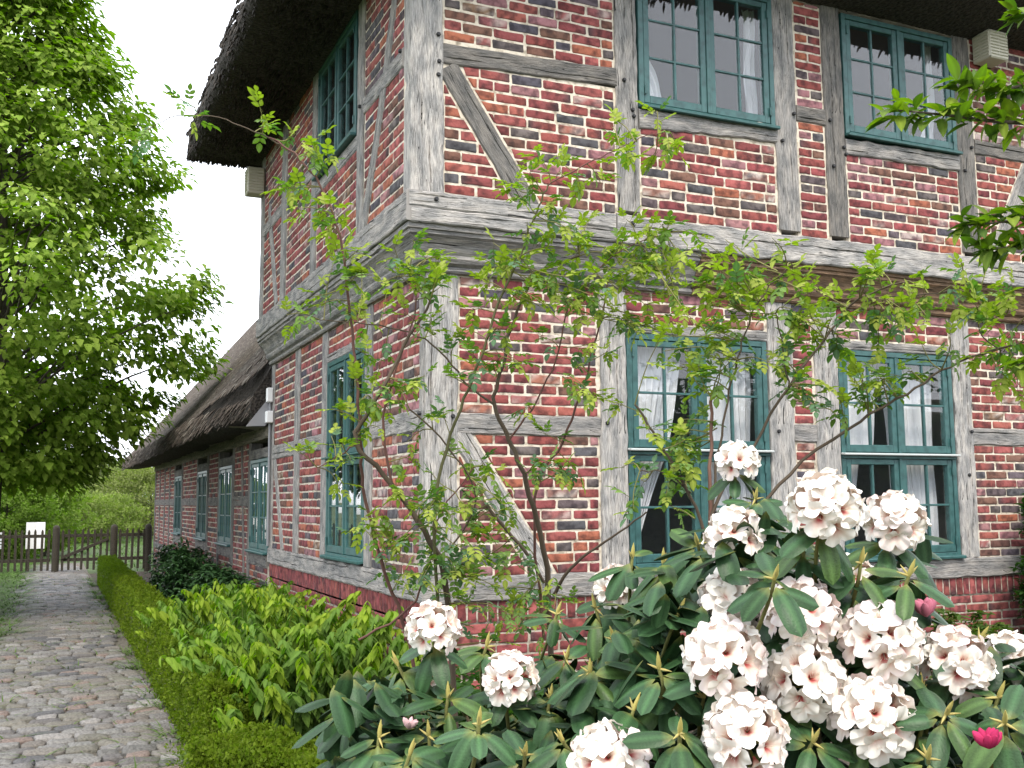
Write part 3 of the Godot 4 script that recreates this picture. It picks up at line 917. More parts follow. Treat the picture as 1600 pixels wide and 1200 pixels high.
func build_wing():
	var W := side(0)
	var win := [[-6.82, -5.62], [-9.48, -8.3], [-12.0, -10.85], [-15.55, -14.4]]
	var tm: Material = M.timber_dark
	var z := -5.5
	for k in win.size():
		var w = win[k]
		timber("post", W, Vector2(w[0] - 0.08, 0.02), Vector2(w[0] - 0.08, 2.38), 0.15, tm, 0.012, 0.14, 0.006, 0.0, wing)
		if k > 0: timber("post", W, Vector2(w[1] + 0.08, 0.02), Vector2(w[1] + 0.08, 2.38), 0.15, tm, 0.012, 0.14, 0.006, 0.0, wing)
		window(W, w[0], w[1], 0.99, 2.14, 3, false, wing)
		timber("rail", W, Vector2(w[0], 0.90), Vector2(w[1], 0.90), 0.15, tm, 0.012, 0.14, 0.006, 0.0, wing)
		timber("rail", W, Vector2(w[0], 2.21), Vector2(w[1], 2.21), 0.12, tm, 0.010, 0.14, 0.006, 0.0, wing)
		bay(W, w[0], w[1], -0.1, 0.83, null, wing)
		var nxt: float = -19.75 if k == win.size() - 1 else win[k + 1][1] + 0.155
		bay(W, nxt, w[0] - 0.155, -0.1, 2.38, null, wing)
		timber("rail", W, Vector2(nxt, 1.62), Vector2(w[0] - 0.155, 1.62), 0.13, tm, 0.012, 0.14, 0.006, 0.0, wing)
		if k == 0: timber("brace", W, Vector2(-7.55, 2.35), Vector2(-7.2, 0.6), 0.13, tm, 0.010, 0.1, 0.006, 0.0, wing)
	for zz in [-16.6, -17.6, -18.7, -19.78]:
		timber("post", W, Vector2(zz, 0.0), Vector2(zz, 2.38), 0.15, tm, 0.014, 0.14, 0.006, 0.0, wing)
	timber("sill_beam", W, Vector2(-19.86, 0.62), Vector2(-15.7, 0.62), 0.14, tm, 0.016, 0.14, 0.006, 0.0, wing)
	timber("wall_plate", W, Vector2(-19.9, 2.44), Vector2(-5.5, 2.44), 0.14, M.timber_old, 0.03, 0.2, 0.006, 0.0, wing)
	# gable wall and the far side, which close the rooms
	var mb := MB.new()
	mb.box(Transform3D(Basis.IDENTITY, Vector3(3.4, 1.2, -19.8)), Vector3(6.5, 2.5, 0.14), 0.0)
	mb.box(Transform3D(Basis.IDENTITY, Vector3(6.7, 1.2, -12.6)), Vector3(0.14, 2.5, 14.4), 0.0)
	mb.box(Transform3D(Basis.IDENTITY, Vector3(3.4, 2.55, -12.6)), Vector3(6.5, 0.08, 14.4), 0.0)
	mb.box(Transform3D(Basis.IDENTITY, Vector3(3.4, 0.1, -12.6)), Vector3(6.4, 0.08, 14.2), 0.0)
	obj("inner_wall", mb.mesh(), M.room, wing)
	# soffit board and thatch
	var so := MB.new()
	so.quad(Vector3(-0.03, 2.5, -5.6), Vector3(-0.03, 2.5, -20.2), Vector3(-0.42, 2.52, -20.2), Vector3(-0.42, 2.52, -5.9))
	obj("soffit", so.mesh(), M.timber_old, wing)
	var st := []
	for k in 60:
		var zz := lerpf(-20.3, -5.50, k / 59.0)
		var near := smoothstep(-7.2, -5.5, zz)
		var o := lerpf(-0.70, -0.22, near * near)
		var ye := lerpf(2.45, 2.62, near * near)
		var row := []
		row.append(Vector3(-0.02, 2.50, zz)); row.append(Vector3(o * 0.6, ye - 0.02, zz)); row.append(Vector3(o, ye, zz)); row.append(Vector3(o - 0.04, ye + 0.07, zz)); row.append(Vector3(o + 0.02, ye + 0.2, zz))
		var base: Vector3 = row[4]
		for f in [0.08, 0.16, 0.25, 0.35, 0.5, 0.65, 0.8, 1.0]:
			var lift := near * 0.22 * exp(-f * 5.0)
			row.append(base.lerp(Vector3(3.4, 7.45, zz), f) + Vector3(-lift * 0.3, lift, 0))
		st.append(row)
	var roof := thatch_strip(st, "roof", wing)
	var g := MB.new()
	g.tri(Vector3(-0.7, 2.5, -20.28), Vector3(7.5, 2.5, -20.28), Vector3(3.4, 7.45, -20.28))
	g.quad(Vector3(3.4, 7.45, -20.3), Vector3(3.4, 7.45, -5.5), Vector3(7.6, 2.5, -5.5), Vector3(7.6, 2.5, -20.3))
	obj("far_slope", g.mesh(), M.thatch, roof)
	var cap := MB.new()                               # the near end of the thatch, against the house
	var cp := [Vector3(-0.02, 2.50, -5.50), Vector3(-0.22, 2.62, -5.50), Vector3(-0.26, 2.70, -5.50), Vector3(-0.22, 2.88, -5.50), Vector3(0.02, 3.24, -5.50)]
	for k in 4:
		cap.tri(Vector3(0.02, 2.7, -5.49), cp[k + 1], cp[k])
	obj("thatch_end", cap.mesh(), M.thatch, roof)
	var bd := MB.new()                                # lead-grey board where the thatch meets the house
	var o0 := [Vector3(-0.31, 2.49, -5.455), Vector3(-0.09, 2.50, -5.455), Vector3(-0.022, 2.60, -5.455), Vector3(-0.022, 2.87, -5.455)]
	bd.quad(o0[0], o0[1], o0[2], o0[3])
	bd.quad(o0[0] + Vector3(0, 0, -0.03), o0[3] + Vector3(0, 0, -0.03), o0[2] + Vector3(0, 0, -0.03), o0[1] + Vector3(0, 0, -0.03))
	obj("flashing_board", bd.mesh(), M.zinc, wing)
	# reeds over the slope and at the eave
	var xs := []
	var cs := []
	for q in 34000:
		var zz := R(-20.3, -5.55)
		var f := R(0.0, 0.75)
		var near := smoothstep(-7.2, -5.5, zz)
		var base := Vector3(lerpf(-0.68, -0.20, near * near), lerpf(2.65, 2.82, near * near), zz)
		var lift := near * 0.22 * exp(-f * 5.0)
		var p := base.lerp(Vector3(3.4, 7.45, zz), f) + Vector3(-lift * 0.3 - 0.01, lift + 0.012, 0)
		var d := Vector3(-0.64, -0.72 - R(0.0, 0.12), R(-0.12, 0.12) + near * 0.35 * exp(-f * 4.0))
		if q < 2600:
			p = Vector3(lerpf(-0.72, -0.24, near * near) + R(-0.02, 0.06), lerpf(2.46, 2.63, near * near) + R(0.0, 0.2), zz)
		xs.append(Transform3D(aim(d, Vector3(-0.7, 0.7, 0)).scaled_local(Vector3(0.4, 0.3, R(0.08, 0.2))), p))
		var w := R(0.55, 1.35)
		var tone := Color(0.085, 0.066, 0.052) if rng.randf() < 0.85 else Color(0.16, 0.14, 0.115)
		cs.append(Color(tone.r * w, tone.g * w, tone.b * w))
	scatter("reeds", straw_mesh(), M.straw, xs, cs, wing)

# ---------------------------------------------------------------- ground, path, fence
func sheet_xz(x0: float, x1: float, z0: float, z1: float, y: float, step := 0.0) -> ArrayMesh:
	var mb := MB.new()
	var nx := 2 if step <= 0.0 else int((x1 - x0) / step) + 2
	var nz := 2 if step <= 0.0 else int((z1 - z0) / step) + 2
	var rows := []
	for a in nz:
		var row := []
		for b in nx:
			var x := lerpf(x0, x1, float(b) / (nx - 1))
			var z := lerpf(z1, z0, float(a) / (nz - 1))
			row.append(Vector3(x, y + (0.03 * n2.get_noise_2d(x * 30, z * 30) if step > 0.0 else 0.0), z))
		rows.append(row)
	mb.sheet(rows)
	return mb.mesh()

func stone_mesh(col: Color) -> ArrayMesh:             # a worn cobble, about 1 x 1, top at y = 0
	var mb := MB.new()
	var k := 9
	var rad := []
	for j in k: rad.append(R(0.9, 1.08))
	var rings := []
	for q in [[0.50, -0.10], [0.50, -0.020], [0.465, -0.005], [0.30, 0.003]]:
		var ring := PackedVector3Array()
		for j in k:
			var a := -TAU * j / k
			var sx := signf(cos(a)) * pow(absf(cos(a)), 0.45)
			var sz := signf(sin(a)) * pow(absf(sin(a)), 0.45)
			ring.append(Vector3(sx * q[0] * rad[j], q[1] + R(-0.004, 0.004), sz * q[0] * rad[(j + 4) % k]))
		rings.append(ring)
	mb.loft(rings, true, true, col)
	return mb.mesh()

func build_ground():
	tag(obj("ground", sheet_xz(-160, 160, -260, 40, -0.02), M.grass), "", "", "", "structure")
	tag(obj("garden_bed", sheet_xz(-1.62, 8.0, -19.6, 7.5, 0.0, 0.35), M.soil), "", "", "", "structure")
	var path := obj("path", sheet_xz(-3.3, -1.45, -24.0, 9.0, 0.012, 0.5), M.sand)
	path.set_meta("kind", "structure")
	var pool := []
	for c in [[0.185, 0.175, 0.16, 6], [0.14, 0.13, 0.12, 5], [0.24, 0.225, 0.205, 3], [0.165, 0.145, 0.125, 4], [0.19, 0.14, 0.115, 2], [0.10, 0.097, 0.098, 2], [0.17, 0.155, 0.125, 4]]:
		for k in c[3]:
			var f := R(0.85, 1.15)
			pool.append(stone_mesh(Color(c[0] * f, c[1] * f, c[2] * f)))
	var all := []
	var z := 5.2
	while z > -23.0:
		var dz := R(0.13, 0.17)
		var x := -1.56 - 0.05 * sin(z * 0.8) + R(-0.04, 0.03)
		var left := -2.66 - 0.16 * smoothstep(-19.0, -7.0, z) - 0.8 * smoothstep(-7.0, -2.0, z)
		left += R(-0.06, 0.06)
		while x > left:
			var w := R(0.13, 0.26)
			var b := Basis(Vector3.UP, R(-0.10, 0.10) + (PI if rng.randf() < 0.5 else 0.0)) * Basis(Vector3(0, 0, 1), R(-0.05, 0.05)) * Basis(Vector3.RIGHT, R(-0.05, 0.05))
			b = b.scaled_local(Vector3(w * 1.0, 1.0, dz * 1.02))
			all.append([pool[rng.randi() % pool.size()], Transform3D(b, Vector3(x - w * 0.5, 0.036 + R(-0.007, 0.007), z + R(-0.012, 0.012)))])
			x -= w
		z -= dz
	var st := SurfaceTool.new()
	var count := 0
	for e in all:                                         # laid from near to far
		var p: Vector3 = e[1].origin
		var s := p - EYE
		var d := s.dot(FWD)
		var sx := 800 + 1627 * s.dot(RIGHT) / d
		var sy := 600 - 1627 * s.dot(UP) / d
		if d > 0.5 and sx > -10 and sx < 330 and sy < 1215 and count < 300:
			obj("cobblestone", e[0], M.stone, path, e[1]); count += 1
		else:
			st.append_from(e[0], 0, e[1])
	var rest := obj("cobbles", st.commit(), M.stone, path)
	rest.set_meta("kind", "stuff")

func blade_mesh() -> ArrayMesh:
	var mb := MB.new()
	for k in 3:
		var a := k * 2.1
		var d := Vector3(cos(a), 0, sin(a))
		var s := Vector3(-d.z, 0, d.x) * 0.006
		var p := d * 0.012
		mb.quad(p - s, p + s, p + s * 0.8 + Vector3.UP * 0.5 + d * 0.08, p - s * 0.8 + Vector3.UP * 0.5 + d * 0.08)
		mb.tri(p - s * 0.8 + Vector3.UP * 0.5 + d * 0.08, p + s * 0.8 + Vector3.UP * 0.5 + d * 0.08, p + Vector3.UP * 0.85 + d * 0.3)
	return mb.mesh()

func build_grass():
	var xs := []
	var cs := []
	for k in 26000:
		var z := R(-30.0, -2.0) if k < 20000 else R(-45.0, -20.0)
		var x := R(-7.0, -2.72) if k < 20000 else R(-12.0, 6.0)
		if z < -20.2 and z > -26.0 and x > -2.9 and x < -1.2 and k >= 20000: continue
		if z > -7.0 and x > -2.95 - 0.8 * smoothstep(-7.0, -2.0, z): continue
		if n2.get_noise_2d(x * 60, z * 60) < -0.25: continue
		var h := R(0.06, 0.16)
		xs.append(Transform3D(Basis(Vector3.UP, R(0, TAU)).scaled_local(Vector3(1.5, h, 1.5)), Vector3(x, -0.02, z)))
		var g := R(0.7, 1.25)
		cs.append(Color(0.085 * g, 0.15 * g, 0.028 * g))
	for k in 1500:                                        # weeds along the edges of the paving and in its joints
		var z := R(-18.0, 1.5)
		var x := R(-1.62, -1.50) if k < 900 else R(-3.0, -1.6)
		if n2.get_noise_2d(x * 90, z * 90 + 40) < 0.12: continue
		xs.append(Transform3D(Basis(Vector3.UP, R(0, TAU)).scaled_local(Vector3(0.9, R(0.03, 0.09), 0.9)), Vector3(x, 0.015, z)))
		var g := R(0.7, 1.2)
		cs.append(Color(0.09 * g, 0.15 * g, 0.03 * g))
	tag(scatter("grass", blade_mesh(), M.blade, xs, cs, self), "short green grass beside the cobbled path", "grass", "", "stuff")

func picket_mesh(h: float, w := 0.055, t := 0.022) -> ArrayMesh:
	var mb := MB.new()
	var rings := []
	for q in [[0.0, 1.0], [h - 0.05, 1.0], [h, 0.35]]:
		var r := PackedVector3Array()
		for c in [Vector2(-1, 1), Vector2(1, 1), Vector2(1, -1), Vector2(-1, -1)]:
			r.append(Vector3(c.x * w * 0.5 * q[1], q[0], c.y * t * 0.5))
		rings.append(r)
	mb.loft(rings)
	return mb.mesh()

func post_mesh(h: float, r: float) -> ArrayMesh:
	var mb := MB.new()
	mb.tube([Vector3(0, -0.1, 0), Vector3(0, h * 0.5, 0), Vector3(0, h - 0.08, 0), Vector3(0, h - 0.02, 0), Vector3(0, h, 0)], [r, r * 1.03, r, r * 0.75, r * 0.2], 10)
	return mb.mesh()

func build_fence():
	var zf := -20.0
	var pm := picket_mesh(0.95)
	for sec in [["picket_fence", -7.2, -2.28, "dark wooden picket fence running off beneath the lime tree", "fence"], ["picket_gate", -2.06, -1.0, "dark wooden picket gate with diagonal brace closing the cobbled path", "gate"], ["picket_fence", -0.8, -0.16, "short dark picket fence panel between gate post and wing wall", "fence"]]:
		var f := node(sec[0], self, Vector3(0, 0, zf))
		tag(f, sec[3], sec[4])
		var x: float = sec[1] + 0.04
		while x < sec[2] - 0.02:
			obj("picket", pm, M.wood_fence, f, Transform3D(Basis(Vector3(0, 0, 1), R(-0.02, 0.02)), Vector3(x, 0.06 + R(-0.015, 0.015), 0.03)))
			x += 0.138
		for y in [0.30, 0.86]:
			var r := MB.new(); r.box(Transform3D(Basis.IDENTITY, Vector3((sec[1] + sec[2]) * 0.5, y, 0.0)), Vector3(sec[2] - sec[1], 0.075, 0.035), 0.004)
			obj("rail", r.mesh(), M.wood_fence, f)
		if sec[0] == "picket_gate":
			var d := MB.new()
			d.box(Transform3D(Basis(Vector3(0, 0, 1), atan2(0.42, 1.0)), Vector3(-1.53, 0.56, 0.055)), Vector3(1.12, 0.07, 0.03), 0.004)
			obj("brace", d.mesh(), M.wood_fence, f)
		if sec[1] < -3.0:
			for q in [-7.2, -4.7]: obj("post", post_mesh(1.1, 0.07), M.wood_fence, f, Transform3D(Basis.IDENTITY, Vector3(q, 0, -0.06)))
	for q in [[-2.17, "round topped wooden gate post on the lawn side of the gate"], [-0.90, "round topped wooden gate post on the house side of the gate"], [-0.12, "round topped wooden fence post against the wing wall"]]:
		tag(obj("gate_post", post_mesh(1.11, 0.085), M.wood_fence, self, Transform3D(Basis.IDENTITY, Vector3(q[0], 0, zf))), q[1], "gate post", "fence posts")
	# a folded white board behind the fence
	var s := node("notice_board", self, Vector3(-2.62, 0, -20.35))
	tag(s, "folded white notice board standing behind the picket fence", "notice board")
	for k in 2:
		var b := MB.new(); b.box(Transform3D.IDENTITY, Vector3(0.21, 0.62, 0.012), 0.002)
		obj("panel", b.mesh(), M.white, s, Transform3D(Basis(Vector3.UP, 0.22 if k == 0 else -0.3), Vector3(-0.10 + 0.205 * k, 0.87, 0)))
	for k in 2:
		var b := MB.new(); b.tube([Vector3(-0.17 + 0.34 * k, 0, -0.02), Vector3(-0.17 + 0.34 * k, 1.0, -0.02)], [0.018, 0.018], 6)
		obj("leg", b.mesh(), M.wood_fence, s)
	# bench on the grass beyond
	var bn := node("garden_bench", self, Vector3(-4.4, 0, -24.6))
	tag(bn, "weathered grey slatted bench on the grass behind the picket fence", "bench")
	for k in 5:
		var b := MB.new(); b.box(Transform3D.IDENTITY, Vector3(1.9, 0.06, 0.02), 0.004)
		obj("backrest_slat", b.mesh(), M.bench, bn, Transform3D(Basis(Vector3.RIGHT, -0.15), Vector3(0, 0.48 + 0.085 * k, -0.2 - 0.012 * k)))
	for k in 4:
		var b := MB.new(); b.box(Transform3D.IDENTITY, Vector3(1.9, 0.025, 0.085), 0.004)
		obj("seat_slat", b.mesh(), M.bench, bn, Transform3D(Basis.IDENTITY, Vector3(0, 0.43, -0.15 + 0.1 * k)))
	for k in 4:
		var b := MB.new(); b.box(Transform3D.IDENTITY, Vector3(0.06, 0.46, 0.06), 0.004)
		obj("leg", b.mesh(), M.bench, bn, Transform3D(Basis.IDENTITY, Vector3(-0.85 + 1.7 * (k % 2), 0.2, -0.15 + 0.3 * (k / 2))))

# ---------------------------------------------------------------- plants
# a leaf along -z, upper face +y: unit length, given width; droop and fold in unit lengths
func leaf(mb: MB, xf: Transform3D, width: float, col: Color, rib: Color, droop := 0.15, fold := 0.25, rolled := 0.0, nl := 5, tip := 1.3, heart := 0.0):
	var rows := []
	var cols := []
	for a in nl + 1:
		var f := float(a) / nl
		var w := width * 0.5 * pow(sin(PI * pow(clampf(f * 0.97 + 0.03, 0, 1), 1.0 / tip)), 0.8)
		if heart < 0.0: w = width * 0.5 * pow(maxf(0.0, 1.0 - pow(absf(f * 2.0 - 1.08), 2.6)), 0.6) + 0.012
		if heart > 0.0: w = width * 0.5 * clampf(sqrt(maxf(f, 0.0) * 5.0), 0.0, 1.0) * pow(1.0 - f, 0.55) * 1.25
		if a == nl: w = 0.004
		var row := []
		var cr := []
		for b in 5:
			var q := (b - 2) * 0.5
			var y := absf(q) * w * fold - droop * f * f - rolled * q * q * w
			var back := maxf(heart, 0.0) * 0.25 * absf(q) * (1.0 - f) * (1.0 - f)
			row.append(xf * Vector3(q * w, y, -f + back))
			cr.append((rib if b == 2 else col) if heart >= 0.0 else (rib if b == 2 else col * (1.0 if absf(q) < 0.9 else 1.35)).lerp(Color(0.26, 0.25, 0.06), maxf(0.0, 0.22 - f) * 3.0))
		rows.append(row); cols.append(cr)
	mb.sheet(rows, cols)

func leaf_simple(mb: MB, xf: Transform3D, width: float, col: Color, droop := 0.2, fold := 0.3):
	# eight triangles
	var pts := [Vector3(0, 0, 0), Vector3(width * 0.42, width * fold * 0.5, -0.25), Vector3(width * 0.46, width * fold * 0.5 - droop * 0.35, -0.58), Vector3(0, -droop, -1.0), Vector3(-width * 0.46, width * fold * 0.5 - droop * 0.35, -0.58), Vector3(-width * 0.42, width * fold * 0.5, -0.25), Vector3(0, -droop * 0.08, -0.3), Vector3(0, -droop * 0.4, -0.6)]
	for k in 8: pts[k] = xf * pts[k]
	mb.tri(pts[0], pts[1], pts[6], col); mb.quad(pts[1], pts[2], pts[7], pts[6], col); mb.tri(pts[2], pts[3], pts[7], col)
	mb.tri(pts[0], pts[6], pts[5], col); mb.quad(pts[6], pts[7], pts[4], pts[5], col); mb.tri(pts[7], pts[3], pts[4], col)

func floret_mesh(pink: float) -> ArrayMesh:
	var mb := MB.new()
	var rows := []
	var cols := []
	var prof := [[0.002, 0.0], [0.0045, 0.008], [0.0085, 0.018], [0.016, 0.028], [0.026, 0.0345], [0.0355, 0.0385], [0.043, 0.040]]
	var ph := R(0, 6)
	var jag := []
	for a in 41: jag.append(R(-1, 1))
	jag[40] = jag[0]
	for r in prof.size():
		var row := []
		var cr := []
		var t := r / 6.0
		for a in 41:
			var th := -TAU * a / 40.0
			var lobe := absf(cos(th * 2.5))
			var rad: float = prof[r][0] * (1.0 + t * t * (0.14 - 0.40 * pow(1.0 - lobe, 2.2)))
			rad += t * t * 0.0008 * jag[a]
			var z: float = -prof[r][1] + t * t * (0.0028 * sin(th * 10.0 + ph) + 0.0008 * jag[a]) + t * t * 0.005 * (1.0 - lobe)
			row.append(Vector3(rad * cos(th), rad * sin(th), z))
			var up := smoothstep(0.2, 0.95, sin(-th))       # the flare sits on the upper lobe
			var c := Color(0.80, 0.765 - 0.03 * pink, 0.705 - 0.01 * pink)
			if r <= 1: c = Color(0.50, 0.12, 0.10)
			elif r == 2: c = Color(0.76, 0.56, 0.46).lerp(Color(0.50, 0.10, 0.10), up)
			elif r == 3: c = Color(0.79, 0.71, 0.62).lerp(Color(0.72, 0.44, 0.37), up * 0.7)
			elif r == 4: c = c.lerp(Color(0.78, 0.62, 0.50), 0.15 + 0.3 * up)
			elif r >= 5 and pink > 0.0: c = c.lerp(Color(0.80, 0.58, 0.58), 0.35 * pink * rng.randf())
			cr.append(c)
		rows.append(row); cols.append(cr)
	mb.sheet(rows, cols)
	mb.tube([Vector3(0, 0, 0.0), Vector3(0, -0.004, 0.02), Vector3(0, -0.01, 0.04)], [0.0025, 0.002, 0.002], 4, Color(0.16, 0.17, 0.05))
	for k in 5:
		var a := R(-0.5, 0.5) + PI * 0.5 + R(-0.9, 0.9)
		mb.tube([Vector3(0, 0, -0.004), Vector3(0.006 * cos(a), -0.004 + 0.004 * sin(a), -0.024), Vector3(0.013 * cos(a), -0.004 + 0.010 * sin(a), -0.040)], [0.0006, 0.0005, 0.0009], 3, Color(0.72, 0.62, 0.50))
	return mb.mesh()

func build_rhododendron():
	var base := px(1230, 1000, 2.75)
	base.y = 0.0
	var bush := node("rhododendron", self, base)
	tag(bush, "rhododendron bush with large white flower trusses and dark glossy leaves", "shrub")
	var inv := Transform3D(Basis.IDENTITY, -base)
	# leaf shapes
	var leaves := []
	for k in 10:
		var mb := MB.new()
		var g := R(0.8, 1.2)
		var col := Color(0.030 * g, 0.068 * g, 0.027 * g) if k < 7 else Color(0.052 * g, 0.095 * g, 0.027 * g)
		leaf(mb, Transform3D(Basis(Vector3.RIGHT, 0.0), Vector3.ZERO), R(0.36, 0.46), col, col * 1.9, R(0.12, 0.42), R(0.05, 0.3), R(0.15, 0.6), 8, 1.0, -1.0)
		leaves.append(mb.mesh())
	var florets := []
	for k in 5: florets.append(floret_mesh(0.0 if k < 3 else 1.0))
	# trusses: pixel x, y, width in pixels, real width
	var tr := [[1152, 724, 66, 0.135], [1290, 795, 112, 0.16], [1397, 818, 96, 0.15], [1148, 842, 92, 0.145], [1145, 940, 104, 0.16], [1252, 962, 114, 0.165], [1132, 1030, 122, 0.17], [1256, 1066, 120, 0.17], [1377, 1004, 120, 0.17], [1492, 1038, 108, 0.16], [1578, 1034, 88, 0.15], [1363, 1122, 124, 0.17], [1166, 1153, 126, 0.17], [952, 1192, 120, 0.165], [797, 1062, 84, 0.135], [676, 984, 80, 0.13], [962, 918, 66, 0.125], [1080, 916, 36, 0.09], [668, 1056, 36, 0.09], [1330, 905, 70, 0.13]]
	var heads := []
	for k in tr.size():
		var t = tr[k]
		var d: float = 1627.0 * t[3] / t[2]
		var c := px(t[0], t[1], d)
		var truss := node("flower_truss", bush, c - base)
		var R0: float = t[3] * 0.47
		var n := int(16 * clampf(R0 / 0.07, 0.4, 1.1))
		var axis := (Vector3.UP * 1.0 - FWD * 0.55 + RIGHT * R(-0.15, 0.15)).normalized()
		var ab := aim(axis, FWD)
		for j in n:
			var y := 1.0 - (j + 0.5) / n * 1.35
			var a := j * 2.39996 + R(-0.2, 0.2)
			var s := sqrt(maxf(0.0, 1.0 - y * y))
			var dir := ab * Vector3(s * cos(a), s * sin(a), -y)
			dir = (dir + rdir() * 0.12).normalized()
			var fs := R0 / 0.090 * R(0.92, 1.12)
			obj("floret", florets[rng.randi() % 3 if rng.randf() < 0.7 else 3 + rng.randi() % 2], M.petal, truss,
				Transform3D(aim(dir, Vector3.UP + rdir() * 0.3).scaled_local(Vector3.ONE * fs * 1.06), dir * (R0 * 0.53)))
		heads.append([c - axis * R0 * 0.5, axis, 0])
	# shoots with a rosette of leaves and a yellow bud: pixel x, y, depth
	for s in [[748, 1132, 2.25], [922, 1052, 2.5], [1210, 905, 2.2], [1478, 1116, 2.15], [1062, 1146, 2.15], [1036, 880, 2.75], [988, 872, 2.9], [1090, 850, 2.8], [622, 1040, 2.7], [592, 1152, 2.5], [670, 1150, 2.55], [860, 1092, 2.6], [885, 1030, 2.85], [1010, 1000, 2.6], [960, 1000, 2.75], [1040, 1090, 2.4], [990, 1110, 2.35], [880, 1160, 2.3], [820, 1180, 2.3], [1270, 1160, 2.2], [1450, 1185, 2.1], [1570, 1130, 2.1], [1560, 1090, 2.3], [1420, 900, 2.3], [1345, 880, 2.35], [1255, 860, 2.4], [1180, 780, 3.2], [1060, 960, 2.5], [1030, 1045, 2.35], [700, 1090, 2.6], [640, 1180, 2.35], [760, 1010, 2.9], [870, 960, 3.0], [930, 950, 2.95], [1300, 1010, 2.5], [1320, 1060, 2.45], [1440, 1080, 2.4], [1210, 1010, 2.5], [1530, 1000, 2.5], [1100, 1090, 2.5]]:
		heads.append([px(s[0], s[1], s[2]), (Vector3.UP - FWD * R(0.2, 0.9) + RIGHT * R(-0.4, 0.4)).normalized(), 1])
	var made := 0
	for h in heads:
		var shoot := node("shoot", bush, h[0] - base)
		var axis: Vector3 = h[1]
		var st := MB.new()
		var q0: Vector3 = -axis * 0.16 + Vector3(R(-0.06, 0.06), -0.12, R(-0.06, 0.06)) + FWD * 0.16
		h.append(q0)
		st.tube(smooth_path([q0, -axis * 0.08, Vector3.ZERO], 4), [0.006, 0.006, 0.0055, 0.005, 0.005, 0.0048, 0.0045, 0.0045, 0.004], 6, Color(0.16, 0.16, 0.045))
		obj("stem", st.mesh(), M.bark, shoot)
		var n := rng.randi_range(5, 8) if h[2] == 1 else 6
		var a0 := R(0, TAU)
		var ab := aim(axis, FWD)
		for j in n:
			if made >= 345: break
			var a := a0 + TAU * j / n + R(-0.25, 0.25)
			var rise := R(-0.75, 0.25) if h[2] == 1 else R(-0.7, 0.05)
			var dir := ab * Vector3(cos(a), sin(a), -rise)
			var L := R(0.075, 0.122)
			if h[2] == 0: L *= 1.05
			obj("leaf", leaves[rng.randi() % leaves.size()], M.leaf_glossy, shoot, Transform3D(aim(dir, axis + rdir() * 0.15).scaled_local(Vector3(L, L, L)), dir.normalized() * 0.012 - axis * R(0.0, 0.03)))
			made += 1
		if h[2] == 1:
			var bd := MB.new()
			bd.tube([Vector3.ZERO, axis * 0.012, axis * 0.03, axis * 0.045], [0.004, 0.006, 0.0042, 0.0008], 6, Color(0.42, 0.36, 0.10))
			for j in 3:
				var d2 := (axis * 0.6 + rdir()).normalized()
				bd.tube([Vector3.ZERO, d2 * 0.014, d2 * 0.03], [0.003, 0.003, 0.0006], 5, Color(0.40, 0.33, 0.11))
			obj("bud", bd.mesh(), M.bark, shoot)
	# flower buds still closed
	for q in [[1545, 1168, 2.0, 0.03, Color(0.42, 0.03, 0.10)], [1447, 962, 2.5, 0.036, Color(0.50, 0.16, 0.22)], [638, 1138, 2.5, 0.022, Color(0.5, 0.33, 0.33)]]:
		var c := px(q[0], q[1], q[2]) - base
		var b := MB.new()
		for j in 9:
			var d := (Vector3.UP * R(0.4, 1.3) + Vector3(cos(j * 2.4), 0, sin(j * 2.4)) * 0.6).normalized()
			b.tube([c, c + d * q[3] * 0.5, c + d * q[3], c + d * q[3] * 1.3], [q[3] * 0.12, q[3] * 0.3, q[3] * 0.26, q[3] * 0.06], 6, q[4] * R(0.8, 1.2))
		obj("flower_bud", b.mesh(), M.petal, bush)
	# the mass of leaves behind, and the branches
	var xs := []
	var cs := []
	for k in 3600:
		var sx := R(520, 1720)
		var top := 800.0 + 230.0 * smoothstep(1040, 700, sx) + 60.0 * smoothstep(1450, 1650, sx) + 60.0 * sin(sx * 0.02)
		top = maxf(top, 1010.0 if sx < 840 else (985.0 if sx < 940 else (905.0 if sx < 1000 else top)))
		var sy := R(top + 35.0, 1420)
		if sx > 1440 and sy < 1000: continue
		if sx < 860 and sx > 660 and sy < 1090 and rng.randf() < 0.8: continue
		var dep := R(2.55, 3.5) if sx < 900 else R(2.4, 3.3)
		var p := px(sx, sy, dep)
		if p.y < 0.05: continue
		var dir := Vector3(R(-1, 1), R(-0.8, 0.15), R(-1, 1))
		var L := R(0.09, 0.13)
		xs.append(Transform3D(aim(dir).scaled_local(Vector3(L, L, L)), p - base))
		var g := R(0.6, 1.15)
		cs.append(Color(g, g, g))
	scatter("foliage", leaves[2], M.leaf_glossy, xs, cs, bush)
	var br := MB.new()
	for h in heads:
		var e: Vector3 = h[0] - base + h[3]
		var root := Vector3(R(-0.25, 0.25), -0.02, R(-0.2, 0.2))
		var pts := smooth_path([root, root * 0.5 + Vector3(e.x * 0.35, e.y * 0.35, e.z * 0.35), Vector3(e.x * 0.75, e.y * 0.65, e.z * 0.8), e], 4)
		var rad := []
		for j in pts.size(): rad.append(lerpf(0.018, 0.005, float(j) / (pts.size() - 1)))
		br.tube(pts, rad, 6, Color(0.10, 0.075, 0.045))
	obj("branches", br.mesh(), M.bark, bush)

